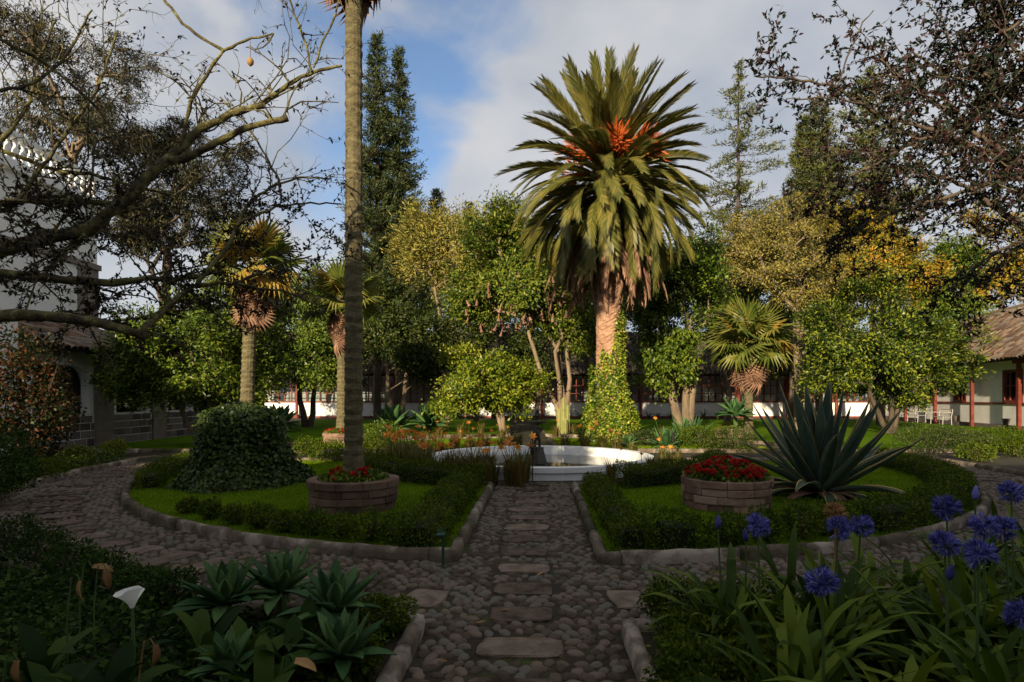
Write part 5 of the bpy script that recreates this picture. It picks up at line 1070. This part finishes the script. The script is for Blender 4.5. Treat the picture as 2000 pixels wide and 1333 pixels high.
# ------------------------------------------------------------------ near trees whose limbs cross the picture
def near_tree(name, label, base, trunk, limbs, lm, bm, tw_per_m, leaf_n, leafL, seed, d_jit=.0, up=.35, l1=(.25, .7), hi=1.):
    rg = np.random.default_rng(seed); t = thing(name, label, 'tree', base); base = np.array(base); b_ = MB(); LC = []; LD = []; tw = MB()
    tp_ = np.array([p for p, r_ in trunk])-base; b_.tube(tp_, [r_ for p, r_ in trunk], 10)
    def twig(p, d, L, r_, lev):
        n = 5; pts = [p]; dd = d.copy()
        for i in range(n-1):
            dd = unit(dd+rg.normal(size=3)*.28+np.array([0, 0, .05*up])); pts.append(pts[-1]+dd*L/(n-1))
        tw.tube(pts, np.linspace(r_, r_*.45, n), 4 if lev == 1 else 3, False); pts = np.array(pts)
        k = rg.poisson(leaf_n*L*(1 if lev > 1 else .5)*(hi if p[2]+base[2] > 3.7 else 1))
        if k: s = rg.integers(1, n, k); f = rg.random(k)[:, None]; LC.append(pts[s-1]*(1-f)+pts[s]*f); LD.append(unit(rg.normal(size=(k, 3)))+dd*.5)
        if lev < 3:
            for j in range(rg.integers(2, 5) if lev == 1 else rg.integers(1, 4)):
                i = rg.integers(1, n); twig(pts[i], unit(unit(pts[i]-pts[i-1])*.8+rg.normal(size=3)*.6), L*rg.uniform(.35, .65), r_*.6, lev+1)
    for pts, d0, d1, r0, r1, dens in limbs:
        d_ = np.linspace(d0, d1, len(pts)); W_ = np.array([P(px, py, d) for (px, py), d in zip(pts, d_)])-base
        # resample and roughen
        s = np.r_[0, np.cumsum(np.linalg.norm(np.diff(W_, axis=0), axis=1))]; m_ = max(4, int(s[-1]/.07)); q_ = np.linspace(0, s[-1], m_); Wr = np.c_[[np.interp(q_, s, W_[:, k]) for k in range(3)]].T
        ker = np.ones(3)/3
        for _ in range(2): Wr[1:-1] = (Wr[:-2]+Wr[1:-1]*2+Wr[2:])/4
        ra = (np.linspace(r0, r1, m_)*(1+rg.normal(size=m_)*.09))*d_.mean()/F
        Wr[1:-1] += rg.normal(size=(m_-2, 3))*.006
        b_.tube(Wr, ra, 8)
        for k in range(int(s[-1]*tw_per_m*dens)):
            i = rg.integers(1, m_-1); tn = unit(Wr[i+1]-Wr[i-1]); twig(Wr[i], unit(tn*.6+rg.normal(size=3)*.7+np.array([0, 0, up*(1 if W_[:, 2].mean()+base[2] > 3.6 else -.2)])), rg.uniform(*l1), min(.011, ra[i]*.5), 1)
    link('trunk', b_.mesh('trunk', True), bm, t); link('twigs', tw.mesh('twigs'), bm, t)
    C = np.vstack(LC); D = np.vstack(LD); n = len(C); link('crown', leaf_mesh('crown', C, D, leafL*jit(n, .6, 1.3), leafL*.45*jit(n, .7, 1.2)), lm, t); return t
fk = [(-60, 505)]
LIMBS = [
 ([(-60, 505), (0, 490), (70, 468), (140, 456), (180, 445), (210, 420), (252, 382), (298, 340), (326, 312), (354, 287), (375, 266), (413, 242), (455, 221), (490, 210), (519, 207)], 5.4, 6.2, 15, 6.5, .9),
 ([(510, 205), (539, 179), (574, 161), (609, 140), (640, 132), (668, 129)], 6.2, 6.4, 5.5, 2.5, .5),
 ([(326, 312), (336, 319), (385, 298), (427, 277), (473, 252), (518, 240), (562, 231)], 5.85, 6.0, 8, 6, .35),
 ([(354, 287), (362, 245), (375, 189), (389, 172), (413, 133), (438, 100), (466, 84), (497, 74), (534, 66)], 5.9, 5.9, 4.5, 2, .12),
 ([(534, 66), (532, 81), (518, 98), (490, 103), (487, 90)], 5.9, 5.9, 1.6, 1., 0),
 ([(438, 100), (396, 79), (354, 42), (319, 2), (300, -40)], 5.9, 5.8, 3.2, 2.5, .1),
 ([(609, 140), (592, 70), (567, 3), (560, -30)], 6.3, 6.3, 2.5, 1.8, .6), ([(612, 132), (634, 77), (653, 38), (665, -10)], 6.3, 6.4, 2.6, 1.6, .3), ([(555, 228), (562, 200), (588, 158)], 6.0, 6.2, 1.8, 1.3, .2),
 ([(-60, 620), (0, 616), (70, 617), (140, 623), (196, 630), (245, 644), (285, 658)], 4.9, 5.3, 13, 9, .5),
 ([(272, 652), (282, 640), (315, 612), (350, 577), (385, 556), (455, 553), (508, 565), (560, 568), (602, 591)], 5.25, 6.2, 5.5, 2, .8),
 ([(455, 553), (508, 535), (560, 510), (609, 500)], 5.7, 6.2, 3, 1.5, .8),
 ([(-60, 530), (0, 535), (70, 542), (158, 549), (224, 556), (280, 542), (350, 549), (420, 530)], 5.2, 6.0, 10, 4, 1.),
 ([(-60, 270), (0, 294), (52, 312), (105, 333), (182, 340), (245, 361), (330, 380)], 5.6, 6.2, 5, 2, 1.),
 ([(-60, 410), (0, 396), (70, 392), (140, 394), (220, 397)], 5.4, 6.0, 8, 4.5, 1.1),
 ([(385, 556), (410, 520), (440, 490), (452, 466), (473, 413), (501, 385), (543, 357), (595, 345), (648, 350)], 5.6, 6.4, 4.5, 1.6, 1.1),
 ([(462, 440), (504, 420), (543, 403), (595, 396), (665, 399)], 5.9, 6.4, 3, 1.4, 1.1),
 ([(550, 385), (546, 354), (525, 315), (501, 273), (483, 242), (430, 190)], 6.0, 6.3, 2.5, 1.2, .9),
 ([(-40, 350), (20, 250), (60, 200), (70, 122), (110, 40)], 5.3, 5.8, 4.5, 2, .9), ([(-40, 60), (40, 95), (100, 130), (200, 220), (260, 330)], 5.0, 5.8, 4, 1.6, .8), ([(-40, 430), (30, 400), (100, 300), (190, 180), (230, 60)], 5.5, 6.2, 4.5, 1.8, .8),
 ([(-40, 180), (60, 170), (130, 110), (180, 20)], 5.0, 5.4, 3.5, 1.8, .8), ([(165, 459), (120, 500), (90, 470), (180, 360), (185, 270), (260, 262)], 5.5, 6.0, 4, 1.6, .8),
]
tb = np.array([-6.4, 5.6, .0])
near_tree('lichen_tree', 'gnarled nearly bare tree with lichen covered limbs reaching in from the left', tb,
          [(tb+np.array([0, 0, -.05]), .28), (tb+np.array([.1, 0, 1.0]), .22), (tb+np.array([.5, -.2, 1.9]), .18), (P(-60, 520, 5.3), .12), (P(-60, 400, 5.5), .10), (P(-45, 260, 5.6), .07), (P(-45, 50, 5.2), .04)], LIMBS, 'twigleaf', 'bark_moss', 8.0, 52, .05, 5, l1=(.3, .9), hi=.14)
q = MB(); q.lathe([(.004, .03), (.02, .025), (.034, .0), (.03, -.03), (.008, -.055)], 10); q.tube([(0, 0, .03), (0, 0, .2)], .003, 4)
p = P(489, 119, 5.9); fo = link('hanging_fruit', q.mesh('hanging_fruit', True), 'dry', None, p); tag(fo, 'small brown fruit dangling from the curled bare twig', 'fruit')
RL = [
 ([(2080, 470), (2000, 445), (1941, 403), (1880, 360), (1820, 340)], 6.4, 6.6, 8, 2.5, 1.2), ([(2080, 380), (1986, 315), (1930, 277), (1874, 238), (1818, 196), (1755, 147), (1720, 115)], 6.4, 6.2, 7, 2, 1.5),
 ([(2080, 10), (1997, 50), (1958, 80), (1941, 115), (1937, 175), (1930, 245), (1916, 315)], 6.0, 6.4, 5, 2.5, 1.2), ([(1986, 315), (1900, 290), (1860, 263), (1790, 273), (1720, 315), (1650, 350), (1598, 403), (1545, 438)], 6.4, 6.0, 5, 1.4, 1.3),
 ([(1860, 263), (1738, 231), (1685, 207), (1650, 179), (1615, 165), (1563, 156), (1475, 149)], 6.3, 6.0, 4, 1.6, .75), ([(1633, 172), (1657, 109), (1685, 42), (1706, 21)], 6.1, 6.1, 1.8, 1., .4), ([(1690, 205), (1626, 191), (1535, 194)], 6.1, 6.0, 2.2, 1., .8),
 ([(2080, -20), (1955, 70), (1923, 39), (1895, 0), (1880, -30)], 6.0, 6.2, 3.5, 2, 1.4), ([(2080, 330), (1976, 350), (1900, 370), (1800, 400), (1700, 430), (1640, 470)], 6.4, 6.2, 5, 1.4, 1.5), ([(2080, 210), (2000, 200), (1950, 170), (1880, 110), (1840, 60)], 6.2, 6.2, 4, 1.5, 1.4),
 ([(2080, 480), (2000, 470), (1950, 490), (1890, 530), (1850, 570)], 6.3, 6.1, 4, 1.2, 1.4), ([(2080, 150), (2000, 120), (1960, 60), (1940, 10)], 6.0, 6.0, 3.5, 1.5, 1.4), ([(1930, 277), (1850, 300), (1780, 340), (1740, 400)], 6.4, 6.2, 3, 1.2, 1.5),
 ([(2080, 260), (2010, 230), (1960, 225), (1900, 170), (1850, 150), (1780, 100)], 6.6, 6.4, 4, 1.5, 1.5),
]
rb = np.array([7.4, 6.6, 0.])
near_tree('red_twig_tree', 'leafy red twigged tree arching in from the right above the blue lilies', rb, [(rb+np.array([0, 0, -.05]), .26), (rb+np.array([-.1, 0, 1.4]), .2), (P(2085, 480, 6.5), .13), (P(2085, 330, 6.4), .10), (P(2085, 150, 6.2), .07), (P(2085, -30, 6.0), .04)], RL, 'redtwig', 'bark', 7.5, 46, .06, 9, l1=(.3, .8))

fl_, _ = agave_leaf(.07, .03, .5, .001); fl_.materials.append(mat['dry'])
for px, py in ((1105, 1068), (930, 1226), (1245, 1268), (1050, 1130), (980, 1200), (860, 1300)):
    p = G(px, py); o = link('fallen_leaf', fl_, None); o.location = (p[0], p[1], .032); o.rotation_euler.z = px; tag(o, 'small dry tan leaf lying on the cobbled path', 'leaf', 'fallen leaves on the path')
